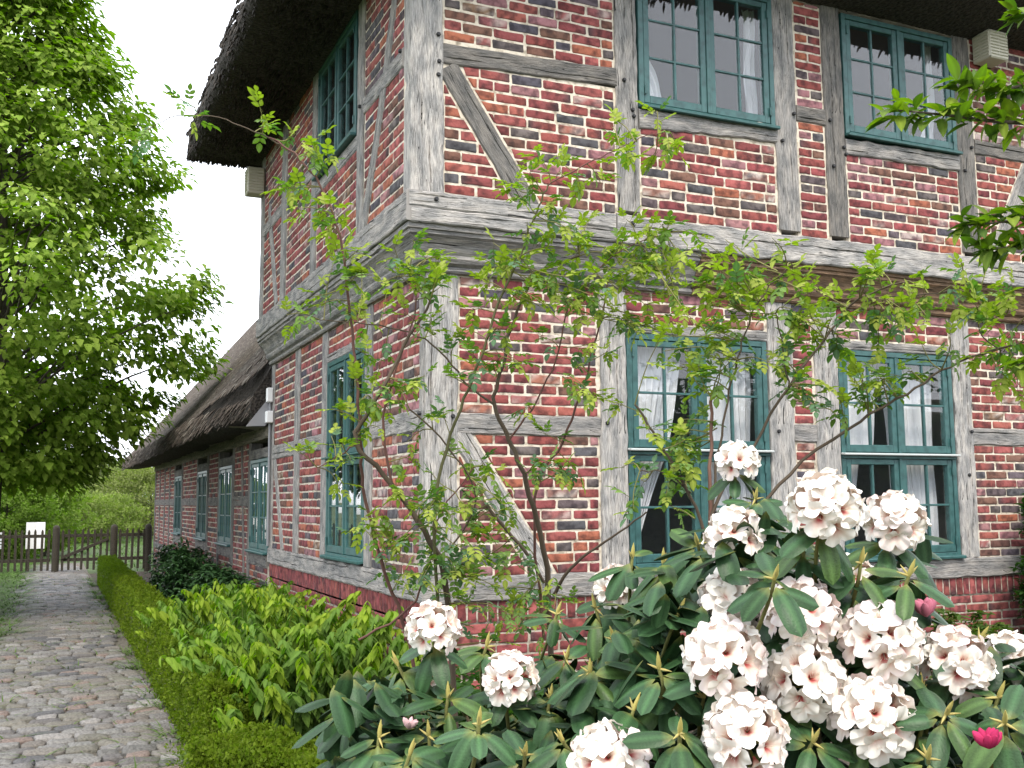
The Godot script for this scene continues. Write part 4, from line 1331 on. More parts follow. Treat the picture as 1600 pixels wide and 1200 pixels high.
func rose_leaf_mesh(col: Color) -> ArrayMesh:          # compound leaf along -z, unit length
	var mb := MB.new()
	mb.tube([Vector3.ZERO, Vector3(0, -0.02, -0.35), Vector3(0, -0.09, -0.7)], [0.012, 0.010, 0.006], 3, Color(0.13, 0.14, 0.04))
	for s in [[0.28, -1], [0.28, 1], [0.52, -1], [0.52, 1], [0.70, 0]]:
		var o := Vector3(0, -0.16 * s[0] * s[0], -s[0])
		var d := Vector3(s[1] * 1.0, R(-0.25, 0.1), -0.75 if s[1] != 0 else -1.0)
		var L := R(0.36, 0.46) if s[1] == 0 else R(0.30, 0.40)
		var g := R(0.85, 1.15)
		leaf(mb, Transform3D(aim(d).scaled_local(Vector3(L, L, L)), o), R(0.55, 0.68), col * g, col * g * 1.25, R(0.05, 0.3), R(0.2, 0.5), 0.0, 4, 1.15)
	return mb.mesh()

var rose_pool := []
func cane(bush: Node3D, base: Vector3, pts: Array, r0: float, r1: float, col: Color) -> Array:
	var w := []
	for p in pts: w.append(px(p[0], p[1], p[2]) - base)
	var sp := smooth_path(w, 5)
	var rad := []
	for k in sp.size():
		rad.append(lerpf(r0, r1, float(k) / (sp.size() - 1)) * 0.68)
		if k > 0 and k < sp.size() - 1: sp[k] += rdir() * minf(0.006, r0)
	var mb := MB.new()
	mb.tube(sp, rad, 6, col)
	obj("cane", mb.mesh(), M.bark, bush)
	return sp

func build_roses():
	for k in 4: rose_pool.append(rose_leaf_mesh(Color(0.31, 0.36, 0.07) * R(0.9, 1.15)))
	for k in 5: rose_pool.append(rose_leaf_mesh(Color(0.17, 0.26, 0.075) * R(0.85, 1.15)))
	for k in 3: rose_pool.append(rose_leaf_mesh(Color(0.115, 0.20, 0.115) * R(0.85, 1.15)))
	var brown := Color(0.085, 0.06, 0.04)
	var red := Color(0.12, 0.055, 0.045)
	var green := Color(0.10, 0.095, 0.04)
	# the tall shrub at the corner
	var base := px(690, 960, 4.7); base.y = 0.0
	var a := node("rose_bush", self, base)
	tag(a, "tall arching shrub rose with pale green leaves at the house corner", "rose bush")
	var canes := []
	canes.append(cane(a, base, [[700, 1340, 4.7], [640, 1010, 4.65], [600, 890, 4.6], [570, 780, 4.55], [563, 690, 4.5], [558, 590, 4.5], [546, 470, 4.5], [530, 370, 4.5], [500, 290, 4.55], [460, 240, 4.6], [420, 215, 4.6]], 0.014, 0.006, red))
	canes.append(cane(a, base, [[440, 226, 4.6], [385, 200, 4.6], [330, 182, 4.6], [265, 184, 4.65], [222, 210, 4.7]], 0.005, 0.002, brown))
	canes.append(cane(a, base, [[265, 184, 4.65], [250, 165, 4.65], [236, 148, 4.65]], 0.003, 0.0015, brown))
	canes.append(cane(a, base, [[310, 182, 4.6], [300, 160, 4.6], [296, 143, 4.6]], 0.003, 0.0015, brown))
	canes.append(cane(a, base, [[720, 1340, 4.7], [700, 940, 4.6], [662, 830, 4.55], [612, 755, 4.5], [556, 692, 4.45], [572, 650, 4.45], [606, 590, 4.45], [632, 540, 4.5], [672, 470, 4.5]], 0.024, 0.008, brown))
	canes.append(cane(a, base, [[612, 755, 4.5], [600, 650, 4.5], [625, 560, 4.55], [650, 480, 4.6], [640, 425, 4.6]], 0.010, 0.004, red))
	canes.append(cane(a, base, [[556, 692, 4.45], [525, 715, 4.45], [495, 730, 4.45]], 0.007, 0.003, red))
	canes.append(cane(a, base, [[690, 1000, 4.6], [680, 780, 4.5], [712, 660, 4.5], [746, 570, 4.5], [782, 470, 4.5], [812, 400, 4.5], [836, 335, 4.5], [856, 290, 4.5]], 0.012, 0.005, green))
	canes.append(cane(a, base, [[856, 290, 4.5], [905, 262, 4.5], [960, 235, 4.5], [1010, 212, 4.5], [1045, 205, 4.5]], 0.005, 0.002, red))
	canes.append(cane(a, base, [[860, 1200, 4.9], [858, 920, 4.8], [842, 830, 4.75], [818, 740, 4.7], [795, 688, 4.7], [772, 632, 4.7], [785, 570, 4.7], [803, 500, 4.7], [838, 430, 4.7], [905, 400, 4.7]], 0.022, 0.007, brown))
	canes.append(cane(a, base, [[772, 632, 4.7], [730, 600, 4.7], [690, 550, 4.7], [640, 520, 4.7], [560, 505, 4.7], [500, 500, 4.7]], 0.009, 0.003, brown))
	canes.append(cane(a, base, [[850, 1000, 4.8], [835, 780, 4.8], [880, 690, 4.8], [912, 600, 4.8], [935, 515, 4.8], [950, 440, 4.8]], 0.011, 0.005, red))
	canes.append(cane(a, base, [[795, 688, 4.7], [830, 640, 4.7], [870, 560, 4.7], [890, 480, 4.7], [960, 400, 4.7], [1040, 365, 4.7]], 0.008, 0.003, red))
	canes.append(cane(a, base, [[865, 930, 4.8], [900, 880, 4.7], [955, 842, 4.6], [1010, 800, 4.5]], 0.013, 0.005, brown))
	canes.append(cane(a, base, [[760, 790, 4.7], [810, 850, 4.7], [850, 910, 4.75]], 0.012, 0.012, brown))
	canes.append(cane(a, base, [[640, 640, 4.5], [700, 700, 4.5], [745, 780, 4.6], [700, 860, 4.6]], 0.006, 0.006, brown))
	canes.append(cane(a, base, [[560, 1000, 4.6], [640, 950, 4.6], [668, 880, 4.6], [690, 800, 4.6], [740, 730, 4.6]], 0.008, 0.004, red))
	rose_leaves(a, base, canes, [[235, 190, 45, 7, 1], [300, 175, 30, 3, 1], [400, 195, 45, 6, 0], [470, 250, 55, 15, 0], [500, 320, 50, 14, 0], [530, 390, 45, 9, 0], [500, 500, 55, 12, 0], [590, 440, 70, 16, 0], [640, 430, 60, 16, 0], [690, 450, 60, 14, 0], [640, 560, 70, 18, 1], [700, 560, 60, 12, 1], [850, 290, 60, 16, 0], [900, 250, 45, 8, 0], [975, 215, 40, 9, 0], [1040, 220, 35, 9, 0], [800, 430, 60, 22, 0], [870, 405, 80, 32, 0], [950, 410, 95, 40, 0], [1020, 390, 85, 28, 0], [930, 500, 90, 28, 1], [1000, 480, 90, 30, 0], [800, 540, 70, 12, 1], [500, 720, 50, 12, 0], [540, 640, 50, 10, 0], [620, 660, 70, 16, 1], [690, 740, 80, 18, 1], [740, 800, 80, 22, 0], [690, 840, 80, 22, 1], [760, 870, 70, 16, 1], [640, 880, 60, 14, 1], [830, 780, 70, 14, 1], [720, 920, 70, 22, 1], [830, 940, 60, 18, 1], [880, 700, 60, 8, 1], [960, 640, 50, 10, 0], [620, 800, 60, 12, 0], [560, 400, 40, 6, 0], [580, 830, 40, 8, 0], [860, 600, 60, 8, 1], [780, 960, 60, 12, 1]], 340)
	# the second one, in front of the facade windows
	base = px(1108, 880, 3.9); base.y = 0.0
	var b := node("rose_bush", self, base)
	tag(b, "slender shrub rose spreading across the ground floor windows", "rose bush")
	canes = []
	canes.append(cane(b, base, [[1112, 1300, 3.9], [1108, 850, 3.9], [1110, 760, 3.9], [1111, 690, 3.95], [1112, 620, 3.95]], 0.012, 0.009, Color(0.17, 0.09, 0.065)))
	canes.append(cane(b, base, [[1110, 860, 3.9], [1118, 786, 3.9], [1165, 715, 3.95], [1233, 604, 4.0], [1300, 515, 4.1], [1345, 465, 4.1], [1420, 440, 4.1]], 0.011, 0.004, brown))
	canes.append(cane(b, base, [[1105, 870, 3.9], [1160, 830, 3.9], [1233, 740, 3.95], [1343, 657, 4.0], [1417, 615, 4.0], [1485, 572, 4.0], [1560, 545, 4.0], [1640, 530, 4.0]], 0.012, 0.004, brown))
	canes.append(cane(b, base, [[1108, 850, 3.9], [1070, 755, 3.9], [1030, 690, 3.9], [992, 632, 3.9]], 0.010, 0.006, brown))
	canes.append(cane(b, base, [[1112, 800, 3.9], [1123, 700, 3.95], [1140, 610, 4.0], [1160, 533, 4.0], [1185, 470, 4.0], [1230, 420, 4.0]], 0.008, 0.003, brown))
	canes.append(cane(b, base, [[1233, 604, 4.0], [1222, 540, 4.0], [1212, 490, 4.0]], 0.005, 0.003, brown))
	canes.append(cane(b, base, [[1080, 770, 3.9], [1040, 740, 3.9], [1000, 735, 3.9]], 0.005, 0.003, brown))
	canes.append(cane(b, base, [[1345, 465, 4.1], [1450, 460, 4.1], [1530, 450, 4.1], [1640, 470, 4.1]], 0.005, 0.003, brown))
	canes.append(cane(b, base, [[1560, 545, 4.0], [1530, 510, 4.0], [1600, 480, 4.0]], 0.004, 0.002, brown))
	rose_leaves(b, base, canes, [[1080, 420, 75, 15, 0], [1150, 470, 70, 17, 0], [1090, 520, 70, 22, 0], [1060, 600, 50, 12, 0], [1210, 440, 70, 18, 0], [1160, 560, 60, 14, 1], [1230, 530, 45, 10, 0], [1290, 480, 60, 22, 0], [1360, 460, 60, 20, 0], [1330, 560, 60, 22, 1], [1390, 590, 60, 14, 1], [1290, 600, 50, 10, 1], [1440, 500, 60, 14, 0], [1500, 470, 60, 16, 0], [1560, 460, 55, 16, 0], [1590, 540, 45, 12, 0], [1490, 560, 50, 8, 1], [1030, 690, 50, 16, 1], [1060, 740, 50, 14, 1], [1010, 760, 50, 12, 1], [1250, 600, 40, 6, 1], [1090, 690, 35, 6, 0], [1580, 590, 40, 8, 1]], 300)

func rose_leaves(bush: Node3D, base: Vector3, canes: Array, clusters: Array, limit: int):
	var all := []
	for c in canes:
		for p in c: all.append(p)
	var tw := MB.new()
	var made := 0
	var more := {}
	for c in clusters:
		var shoots := maxi(2, int(c[3] / 2.1))
		for s in shoots:
			var an := R(0, TAU)
			var rr: float = sqrt(rng.randf()) * c[2]
			var d0 := 4.5 if base.distance_to(EYE) > 4.9 else 4.0
			var tgt := px(c[0] + cos(an) * rr, c[1] + sin(an) * rr, d0 + R(-0.25, 0.35)) - base
			var best: Vector3 = all[0]
			for p in all:
				if p.distance_squared_to(tgt) < best.distance_squared_to(tgt): best = p
			var dv := tgt - best
			if dv.length() > 0.34: best = tgt - dv.normalized() * 0.34
			if dv.length() < 0.10: tgt = best + (dv.normalized() + Vector3.UP * 0.4).normalized() * 0.13
			var pts := smooth_path([best, best.lerp(tgt, 0.5) + Vector3.UP * R(-0.01, 0.03) + rdir() * 0.015, tgt], 3)
			var rad := []
			for k in pts.size(): rad.append(lerpf(0.0032, 0.0014, float(k) / (pts.size() - 1)))
			tw.tube(pts, rad, 4, Color(0.17, 0.16, 0.05))
			var nl := 5 if rng.randf() < 0.5 else 6
			for k in nl:
				var f := lerpf(0.3, 1.0, (k + 0.5) / nl)
				var p: Vector3 = pts[clampi(int(f * (pts.size() - 1) + 0.5), 0, pts.size() - 1)]
				var along := (tgt - best).normalized()
				var dir := (along * R(0.2, 0.8) + rdir() * 0.9 + Vector3.UP * R(-0.45, 0.25)).normalized()
				var L := R(0.07, 0.11) * (1.0 if f < 0.9 else 0.8)
				var kind := rng.randi() % 4 if (f > 0.7 and rng.randf() < 0.75) or (c[4] == 0 and rng.randf() < 0.45) else 4 + rng.randi() % 8
				var xf := Transform3D(aim(dir).scaled_local(Vector3(L, L, L)), p + rdir() * 0.01)
				if made < limit:
					obj("leaf", rose_pool[kind], M.leaf, bush, xf); made += 1
				else:
					if not more.has(kind): more[kind] = SurfaceTool.new()
					more[kind].append_from(rose_pool[kind], 0, xf)
	obj("twigs", tw.mesh(), M.bark, bush).set_meta("kind", "stuff")
	if more.size() > 0:
		var st := SurfaceTool.new()
		for k in more: st.append_from(more[k].commit(), 0, Transform3D.IDENTITY)
		obj("foliage", st.commit(), M.leaf, bush).set_meta("kind", "stuff")

func build_shrub():
	# the broad mound of arching leafy shoots between hedge and wall
	var base := Vector3(-0.80, 0, -0.9)
	var o := node("leafy_shrub", self, base)
	tag(o, "broad mound of fresh green arching shoots in front of the side wall", "shrub")
	var pool := []
	for k in 9:
		var mb := MB.new()
		var bend := R(0.12, 0.32)
		var pts := []
		for j in 13:
			var f := j / 12.0
			pts.append(Vector3(0, f - bend * 0.55 * f * f, -bend * f * f * 1.3))
		var rad := []
		for j in 13: rad.append(lerpf(0.012, 0.004, j / 12.0))
		mb.tube(pts, rad, 4, Color(0.10, 0.14, 0.035))
		var col := [Color(0.22, 0.30, 0.03), Color(0.18, 0.27, 0.035), Color(0.13, 0.22, 0.04)][k % 3] as Color
		for j in range(3, 13):
			for s in [-1, 1]:
				var dir := Vector3(s * R(0.35, 1.0), R(-1.2, -0.35), R(-0.9, 0.5))
				var L := R(0.22, 0.31) * (1.0 if j < 11 else 0.75)
				var g := R(0.85, 1.15) * (1.12 if j > 8 else 0.92)
				leaf(mb, Transform3D(aim(dir).scaled_local(Vector3(L, L, L)), pts[j] + rdir() * 0.01), R(0.42, 0.52), col * g, col * g * 1.2, R(0.15, 0.4), R(0.2, 0.45), 0.0, 4, 1.2)
		pool.append(mb.mesh())
	var made := 0
	for k in 320:
		var x := R(-0.62, 0.58)
		var z := R(-3.3, 2.0)
		if k < 130: z = R(-0.2, 2.0)
		var hx := sqrt(maxf(0.05, 1.0 - pow(x / 0.78, 2.0)))
		var hz := sqrt(maxf(0.05, 1.0 - pow((z + 0.5) / 3.1, 4.0)))
		var top := (0.97 + 0.14 * n2.get_noise_2d(x * 80, z * 60)) * (0.45 + 0.55 * hx) * hz
		var h := top * R(0.72, 1.02)
		var L := R(0.26, 0.36)
		var out := Vector3(x * 0.9 + R(-0.4, 0.4), 0, (0.9 if z > 1.2 else 0.0) + R(-0.6, 0.8))
		if out.length() < 0.05: out = Vector3(0, 0, 1)
		var b := aim(Vector3(out.x, 0, out.z)) * Basis(Vector3.RIGHT, R(-0.55, 0.15) - 0.15)
		obj("leafy_shoot", pool[rng.randi() % pool.size()], M.leaf, o, Transform3D(b.scaled_local(Vector3(L, L, L)), Vector3(x, maxf(0.02, h - L * 0.75), z)))
		made += 1
	# low inner growth that fills the mound
	var xs := []
	var cs := []
	for k in 700:
		var x := R(-0.5, 0.55)
		var z := R(-3.1, 1.85)
		var L := R(0.25, 0.4)
		xs.append(Transform3D((Basis(Vector3.UP, R(0, TAU)) * Basis(Vector3.RIGHT, R(-0.5, 0.2))).scaled_local(Vector3(L, L, L)), Vector3(x, R(0.0, 0.62) * (1.0 - absf(x)), z)))
		var g := R(0.55, 0.95)
		cs.append(Color(g, g, g))
	scatter("undergrowth", pool[2], M.leaf, xs, cs, o)

func small_leaf_mesh(n := 5, spread := 0.6) -> ArrayMesh:   # a tuft of small leaves, unit size
	var mb := MB.new()
	for k in n:
		var d := (rdir() + Vector3.UP * 0.4).normalized()
		leaf_simple(mb, Transform3D(aim(d, rdir()).scaled_local(Vector3.ONE * R(0.7, 1.0)), rdir() * spread), 0.62, Color.WHITE, 0.1, 0.2)
	return mb.mesh()

func build_hedges():
	var tuft := small_leaf_mesh(6, 0.7)
	# [from, to, width, height, count, label]
	var fa := px(345, 1150, 4.95) * Vector3(1, 0, 1)
	var fb := px(760, 1225, 4.05) * Vector3(1, 0, 1)
	for h in [[Vector3(-1.37, 0, 0.70), Vector3(-1.27, 0, -15.6), 0.30, 0.54, 30000, "long clipped box hedge edging the cobbled path"], [fa, fb, 0.36, 0.48, 14000, "short low clipped box hedge in front of the leafy mound"]]:
		var o := node("box_hedge", self, h[0])
		tag(o, h[5], "hedge")
		var d: Vector3 = h[1] - h[0]
		var len := d.length()
		var t := d.normalized()
		var s := Vector3(-t.z, 0, t.x)
		var xs := []
		var cs := []
		for k in h[4]:
			var f := rng.randf()
			if h[4] > 20000: f = pow(f, 1.7)
			var u := R(-1, 1)
			var v := rng.randf()
			if k % 12 == 0: f = R(-0.012, 0.012) * 14.0 / len + (0.0 if k % 24 == 0 else 1.0)
			var w2: float = h[2] * 0.5
			var hh: float = h[3]
			if k % 12 == 0: v = rng.randf()
			elif rng.randf() < 0.45: u = signf(u) * R(0.86, 1.06)
			else: v = R(0.9, 1.05)
			var lump := n2.get_noise_2d(f * len * 110.0, u * 60.0 + v * 80.0)
			var p := t * (f * len) + s * (u * w2 * (1.0 + 0.16 * lump)) + Vector3.UP * (v * hh * (1.0 + 0.12 * lump))
			var L := R(0.016, 0.028)
			xs.append(Transform3D((Basis(Vector3.UP, R(0, TAU)) * Basis(Vector3.RIGHT, R(-1.0, 1.0))).scaled_local(Vector3(L, L, L)), p))
			var g := R(0.7, 1.25)
			var yel := n2.get_noise_2d(p.x * 300, p.z * 300) * 0.5 + 0.5
			cs.append(Color(lerpf(0.085, 0.155, yel) * g, lerpf(0.14, 0.205, yel) * g, 0.012 * g))
		scatter("foliage", tuft, M.leaf, xs, cs, o)
		var core := MB.new()
		var hs := Transform3D(Basis(s, Vector3.UP, t) if s.cross(Vector3.UP).dot(t) > 0 else Basis(-s, Vector3.UP, t), d * 0.5 + Vector3.UP * h[3] * 0.46)
		core.box(hs, Vector3(h[2] * 0.8, h[3] * 0.9, len * 0.97), 0.03, Color(0.085, 0.078, 0.04))
		obj("branches", core.mesh(), M.bark, o)

func leafy_ball(called: String, label: String, category: String, at: Vector3, rad: Vector3, count: int, size: float, c0: Color, c1: Color, m: Material, group := "", width := 0.45):
	var o := node(called, self, at)
	tag(o, label, category, group)
	var mb := MB.new()
	for k in 4:
		leaf(mb, Transform3D(aim(Vector3(cos(k * 1.57), R(-0.4, 0.5), sin(k * 1.57))), rdir() * 0.2), width, Color.WHITE, Color(1.2, 1.2, 1.1), 0.2, 0.3, 0.0, 3, 1.1)
	var me := mb.mesh()
	var xs := []
	var cs := []
	var clumps := []
	for k in int(count / 14.0): 
		var d := rdir()
		clumps.append(Vector3(d.x * rad.x, d.y * rad.y, d.z * rad.z) * pow(rng.randf(), 0.35))
	for k in count:
		var cp: Vector3 = clumps[rng.randi() % clumps.size()]
		var p := cp + rdir() * rad.length() * 0.10 * rng.randf() + Vector3.UP * rad.y
		if p.y < 0.02: continue
		var L := size * R(0.7, 1.2)
		xs.append(Transform3D((Basis(Vector3.UP, R(0, TAU)) * Basis(Vector3.RIGHT, R(-0.6, 0.6))).scaled_local(Vector3(L, L, L)), p))
		var c := c0.lerp(c1, rng.randf()) * R(0.8, 1.2)
		cs.append(Color(c.r, c.g, c.b))
	scatter("foliage", me, m, xs, cs, o)
	var st := MB.new()
	for k in 7:
		var e: Vector3 = clumps[k % clumps.size()] + Vector3.UP * rad.y
		st.tube([Vector3(R(-0.05, 0.05), -0.03, R(-0.05, 0.05)), e * 0.5 + rdir() * 0.05, e], [0.02 * rad.y + 0.006, 0.012 * rad.y + 0.004, 0.004], 5, Color(0.07, 0.05, 0.03))
	obj("stems", st.mesh(), M.bark, o)
	return o

func heart_leaf(cols: bool) -> ArrayMesh:
	var mb := MB.new()
	leaf(mb, Transform3D(Basis.IDENTITY, Vector3.ZERO), 0.86, Color.WHITE, Color(1.15, 1.12, 1.0), 0.25, 0.25, 0.0, 4, 1.0, 1.0)
	return mb.mesh()

# crown_r(h) gives the crown's radius at height h
func tree(called: String, label: String, at: Vector3, height: float, trunk_r: float, low: float, crown_r: Callable, leaves: int, size: float, c0: Color, c1: Color, mesh: Mesh, clump := 60, group := "", clump_r := 0.38, see: float = 0.0):
	var o := node(called, self, at)
	tag(o, label, "tree", group)
	var tp := []
	var tr := []
	for k in 9:
		var f := k / 8.0
		tp.append(Vector3(0.12 * sin(f * 5.0) * trunk_r * 4.0, -0.1 + f * height * 0.93, 0.1 * sin(f * 4.0 + 1.0) * trunk_r * 4.0))
		tr.append(trunk_r * pow(1.0 - f * 0.96, 0.8) + 0.004)
	var mb := MB.new()
	var bark := Color(0.075, 0.062, 0.048)
	mb.tube(tp, tr, 10, bark)
	obj("trunk", mb.mesh(), M.bark, o)
	var xs := []
	var cs := []
	var lm := MB.new()
	var n := int(leaves / float(clump))
	for k in n:
		var h := lerpf(low, height, pow(rng.randf(), 1.15))
		var r: float = crown_r.call(h)
		var a := R(0, TAU)
		var rr := r * pow(rng.randf(), 0.42) * (1.0 + 0.18 * n2.get_noise_2d(a * 60.0, h * 25.0))
		var c := Vector3(cos(a) * rr, h, sin(a) * rr)
		if (k % 9 == 0 or (k % 5 == 0 and rr > r * 0.7)) and (h > 3.2 or height < 8.0):
			var s := Vector3(0, maxf(low * 0.6, h - rr * 0.55), 0)
			var pts := smooth_path([s, s.lerp(c, 0.45) + Vector3.UP * rr * 0.06, s.lerp(c, 0.8) + Vector3.UP * rr * 0.04, c], 2)
			var rad := []
			for j in pts.size(): rad.append(lerpf(trunk_r * 0.16, 0.004, float(j) / (pts.size() - 1)))
			lm.tube(pts, rad, 5, bark)
		var tone := R(0.85, 1.15)
		for j in clump:
			var off := rdir() * pow(rng.randf(), 0.5) * clump_r
			off.y *= 0.6
			var p := c + off
			var dir := Vector3(off.x + cos(a) * 0.35, R(-1.0, -0.1) * 0.45, off.z + sin(a) * 0.35) + rdir() * 0.25
			var L := size * R(0.65, 1.2)
			xs.append(Transform3D(aim(dir).scaled_local(Vector3(L, L, L)), p))
			var cc := c0.lerp(c1, rng.randf()) * tone * R(0.85, 1.15)
			cs.append(Color(cc.r, cc.g, cc.b))
	obj("limbs", lm.mesh(), M.bark, o)
	scatter("crown", mesh, M.leaf, xs, cs, o)
	return o

func build_trees():
	var hl := heart_leaf(true)
	var lime := func(h):
		if h < 4.6: return lerpf(1.45, 3.25, clampf((h - 1.9) / 2.1, 0, 1))
		return lerpf(3.25, 0.25, pow(clampf((h - 4.6) / 6.4, 0, 1), 1.05))
	tree("lime_tree", "large lime tree with bright green heart shaped leaves overhanging the path", Vector3(-3.2, 0, -9.9), 11.0, 0.16, 1.95, lime, 58000, 0.105, Color(0.17, 0.265, 0.03), Color(0.27, 0.36, 0.06), hl, 64, "", 0.40)
	# the wood and orchard beyond the fence
	var tuft := small_leaf_mesh(5, 0.8)
	var round_crown := func(h0, h1, r): return func(h): return r * sqrt(maxf(0.02, 1.0 - pow((h - (h0 + h1) * 0.5) / ((h1 - h0) * 0.56), 2.0)))
	var lst := [
		["small_tree", "small round pale green tree on the grass behind the gate", 70, 800, 33.0, 2.5, 0.3, 1.35, Color(0.17, 0.25, 0.05), Color(0.24, 0.31, 0.08)],
		["small_tree", "low bright green bush tree behind the notice board", 12, 815, 30.0, 2.1, 0.2, 1.2, Color(0.13, 0.20, 0.035), Color(0.18, 0.26, 0.05)],
		["conifer", "dark blue green conifer standing taller in the far wood", 92, 790, 66.0, 4.0, 0.5, 1.1, Color(0.05, 0.10, 0.07), Color(0.07, 0.12, 0.08)],
		["conifer", "second dark conifer in the far wood beside its taller neighbour", 117, 790, 70.0, 4.2, 0.5, 1.2, Color(0.05, 0.10, 0.07), Color(0.075, 0.12, 0.08)],
		["broadleaf_tree", "wide pale olive tree filling the gap left of the wing", 175, 800, 52.0, 3.7, 0.3, 3.2, Color(0.18, 0.22, 0.08), Color(0.25, 0.27, 0.12)],
		["broadleaf_tree", "olive green tree just past the end of the wing", 236, 800, 50.0, 3.3, 0.3, 2.6, Color(0.18, 0.21, 0.07), Color(0.24, 0.26, 0.10)],
		["broadleaf_tree", "yellowish green tree in the orchard behind the gate post", 130, 805, 44.0, 2.0, 0.2, 2.2, Color(0.19, 0.24, 0.07), Color(0.25, 0.29, 0.09)],
		["broadleaf_tree", "brownish far tree at the top of the wooded slope", 105, 790, 84.0, 5.4, 0.5, 4.0, Color(0.18, 0.20, 0.11), Color(0.23, 0.24, 0.13)],
		["broadleaf_tree", "hazy green far tree beside the brownish one", 150, 790, 88.0, 5.0, 0.5, 4.4, Color(0.17, 0.21, 0.11), Color(0.21, 0.25, 0.13)],
		["broadleaf_tree", "hazy olive far tree with a broad crown near the eave", 200, 790, 86.0, 4.4, 0.5, 4.4, Color(0.17, 0.21, 0.11), Color(0.22, 0.25, 0.13)],
		["broadleaf_tree", "mid green far tree partly behind the small pale tree", 45, 790, 80.0, 5.4, 0.5, 4.2, Color(0.13, 0.19, 0.08), Color(0.17, 0.23, 0.10)],
		["broadleaf_tree", "mid green far tree seen below the lime tree crown", 5, 790, 76.0, 5.6, 0.5, 4.2, Color(0.13, 0.19, 0.07), Color(0.17, 0.23, 0.09)],
	]
	for t in lst:
		var at := px(t[2], t[3], t[4]); at.y = 0.0
		var sz: float = 0.06 + t[4] * 0.0016
		tree(t[0], t[1], at, t[5], 0.05 + t[5] * 0.02, t[6], round_crown.call(t[6], t[5], t[7]) if t[0] != "conifer" else (func(h): return t[7] * (1.05 - h / t[5])), 3600, sz, t[8], t[9], tuft, 24, "trees beyond the fence", 0.16 * t[7] + 0.15)
	# the tree outside the frame whose low branch hangs in from the right
	var at := px(1960, 784, 3.6); at.y = 0.0
	var o := node("overhanging_tree", self, at)
	tag(o, "tree whose leafy branch reaches in front of the outer facade windows", "tree")
	var mb := MB.new()
	mb.tube([Vector3(0, -0.1, 0), Vector3(0.02, 1.2, 0.0), Vector3(0.0, 2.6, 0.03), Vector3(0.05, 4.2, 0)], [0.07, 0.06, 0.05, 0.03], 8, Color(0.09, 0.075, 0.055))
	obj("trunk", mb.mesh(), M.bark, o)
	var pool := []
	for k in 6:
		var lm := MB.new()
		var g := R(0.85, 1.15)
		var c := (Color(0.22, 0.29, 0.04) if k < 2 else Color(0.15, 0.22, 0.04) if k < 4 else Color(0.09, 0.15, 0.035)) * g
		leaf(lm, Transform3D.IDENTITY, R(0.36, 0.44), c, c * 1.25, R(0.1, 0.3), R(0.2, 0.5), 0.0, 6, 1.1)
		pool.append(lm.mesh())
	for br in [[[1960, 330, 3.6], [1750, 210, 3.4], [1640, 195, 3.2], [1560, 190, 3.1], [1480, 180, 3.05], [1400, 172, 3.0]], [[1960, 330, 3.6], [1720, 150, 3.4], [1640, 130, 3.2], [1560, 140, 3.1], [1500, 135, 3.1]], [[1960, 420, 3.6], [1740, 340, 3.4], [1640, 330, 3.3], [1580, 345, 3.2], [1510, 352, 3.2]], [[1960, 420, 3.6], [1760, 400, 3.4], [1660, 380, 3.3], [1590, 385, 3.25], [1540, 390, 3.2]], [[1960, 200, 3.6], [1760, 60, 3.4], [1660, 20, 3.3], [1590, 25, 3.2]], [[1960, 480, 3.7], [1760, 520, 3.6], [1660, 550, 3.5], [1590, 570, 3.4]]]:
		var w := []
		for p in br: w.append(px(p[0], p[1], p[2]) - at)
		var sp := smooth_path(w, 5)
		var rad := []
		for k in sp.size(): rad.append(lerpf(0.012, 0.002, float(k) / (sp.size() - 1)))
		var bm := MB.new()
		bm.tube(sp, rad, 6, Color(0.075, 0.055, 0.04))
		obj("branch", bm.mesh(), M.bark, o)
		for k in range(5, sp.size()):
			var dirb: Vector3 = (sp[k] - sp[k - 1]).normalized()
			for q in 7:
				var d := (dirb * R(0.3, 1.0) + rdir() * 0.8 + Vector3.UP * 0.1).normalized()
				var L := R(0.055, 0.09)
				var off := rdir() * R(0.0, 0.06)
				off.y *= 0.6
				obj("leaf", pool[rng.randi() % 6], M.leaf, o, Transform3D(aim(d).scaled_local(Vector3(L, L, L)), sp[k] + off))

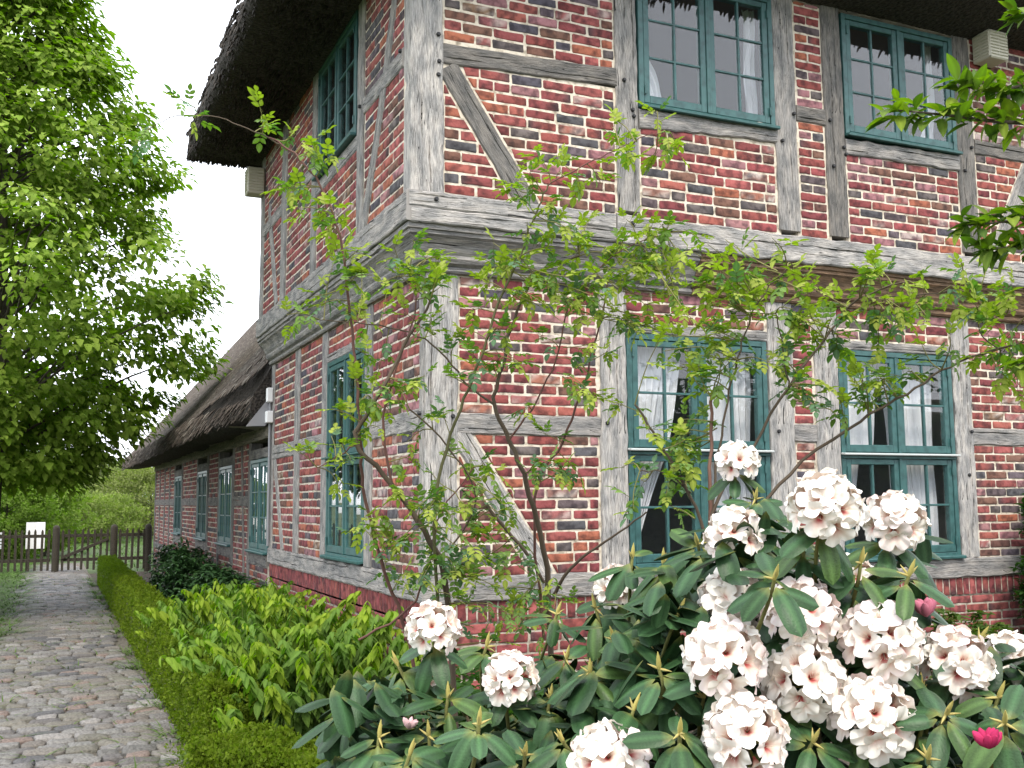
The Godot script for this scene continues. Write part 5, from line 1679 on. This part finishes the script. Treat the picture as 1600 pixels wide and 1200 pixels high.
func build_small_plants():
	var hd: Node3D = leafy_ball("garden_hedge", "tall dark garden hedge opposite the house, mirrored in the ground floor panes", "hedge", Vector3(13.0, 0, 17.0), Vector3(13.0, 2.4, 1.2), 9000, 0.32, Color(0.03, 0.06, 0.018), Color(0.06, 0.11, 0.03), M.leaf)
	var core := MB.new()
	core.box(Transform3D(Basis.IDENTITY, Vector3(0, 2.1, 0.3)), Vector3(25.0, 4.2, 1.2), 0.3, Color(0.085, 0.075, 0.045))
	obj("branches", core.mesh(), M.bark, hd)
	leafy_ball("evergreen_shrub", "dark glossy evergreen shrub against the wing wall behind the hedge", "shrub", Vector3(-0.55, 0, -9.4), Vector3(0.42, 0.50, 1.5), 2600, 0.075, Color(0.018, 0.05, 0.016), Color(0.035, 0.085, 0.024), M.leaf_glossy, "evergreens by the wing")
	leafy_ball("evergreen_shrub", "lower dark evergreen shrub nearer the house corner behind the hedge", "shrub", Vector3(-0.5, 0, -6.0), Vector3(0.42, 0.42, 1.2), 2400, 0.075, Color(0.018, 0.05, 0.016), Color(0.035, 0.08, 0.024), M.leaf_glossy, "evergreens by the wing")
	leafy_ball("perennial_clump", "light green leafy clump between the evergreen and the arching shrub", "plant", Vector3(-0.45, 0, -4.2), Vector3(0.42, 0.36, 0.9), 1500, 0.08, Color(0.07, 0.15, 0.025), Color(0.10, 0.20, 0.03), M.leaf)
	leafy_ball("climbing_plant", "dark leafy climber on the facade beyond the outer window", "plant", Vector3(5.85, 0, 0.30), Vector3(0.42, 0.92, 0.18), 2200, 0.07, Color(0.025, 0.07, 0.02), Color(0.06, 0.13, 0.03), M.leaf)
	leafy_ball("perennial_clump", "soft green clump at the foot of the facade plinth", "plant", Vector3(4.3, 0, 0.6), Vector3(0.7, 0.36, 0.3), 1200, 0.06, Color(0.06, 0.12, 0.025), Color(0.12, 0.17, 0.04), M.leaf)
	leafy_ball("perennial_clump", "green undergrowth below the shrub rose at the corner", "plant", Vector3(-0.15, 0, 1.6), Vector3(0.7, 0.36, 0.9), 2600, 0.06, Color(0.04, 0.10, 0.025), Color(0.08, 0.16, 0.03), M.leaf)

func _ready():
	rng.seed = 20240517
	n1.seed = 7; n1.frequency = 0.05
	n2.seed = 8; n2.frequency = 0.02
	var cam := Camera3D.new()
	cam.name = "camera"
	cam.transform = Transform3D(Basis(RIGHT, UP, -FWD).orthonormalized(), EYE)
	cam.fov = 40.4856; cam.near = 0.05; cam.far = 600.0
	add_child(cam)
	cam.current = true
	var env := Environment.new()
	env.background_mode = Environment.BG_SKY
	var sk := ProceduralSkyMaterial.new()
	sk.sky_top_color = Color(0.93, 0.955, 1.0); sk.sky_horizon_color = Color(0.97, 0.98, 1.0); sk.sky_curve = 0.2
	sk.ground_bottom_color = Color(0.3, 0.32, 0.25); sk.ground_horizon_color = Color(0.7, 0.72, 0.7)
	sk.sun_angle_max = 1.0
	env.sky = Sky.new(); env.sky.sky_material = sk
	env.tonemap_mode = Environment.TONE_MAPPER_LINEAR
	env.tonemap_exposure = 2.85
	env.sdfgi_enabled = true; env.ssao_enabled = true; env.ssil_enabled = true
	env.fog_enabled = false; env.fog_density = 0.0007; env.fog_light_color = Color(0.88, 0.92, 0.95)
	var we := WorldEnvironment.new()
	we.name = "environment"; we.environment = env
	add_child(we)
	var sun := DirectionalLight3D.new()
	sun.name = "sun"
	sun.light_energy = 0.4; sun.light_color = Color(1.0, 0.97, 0.92); sun.light_angular_distance = 14.0
	sun.shadow_enabled = true
	add_child(sun)
	sun.look_at_from_position(Vector3(-2.5, 11, 8), Vector3.ZERO)
	make_materials()
	build_ground()
	build_house()
	build_fence()
	build_trees()
	build_hedges()
	build_grass()
	build_shrub()
	build_small_plants()
	build_roses()
	build_rhododendron()
	print("built ", Time.get_ticks_msec())
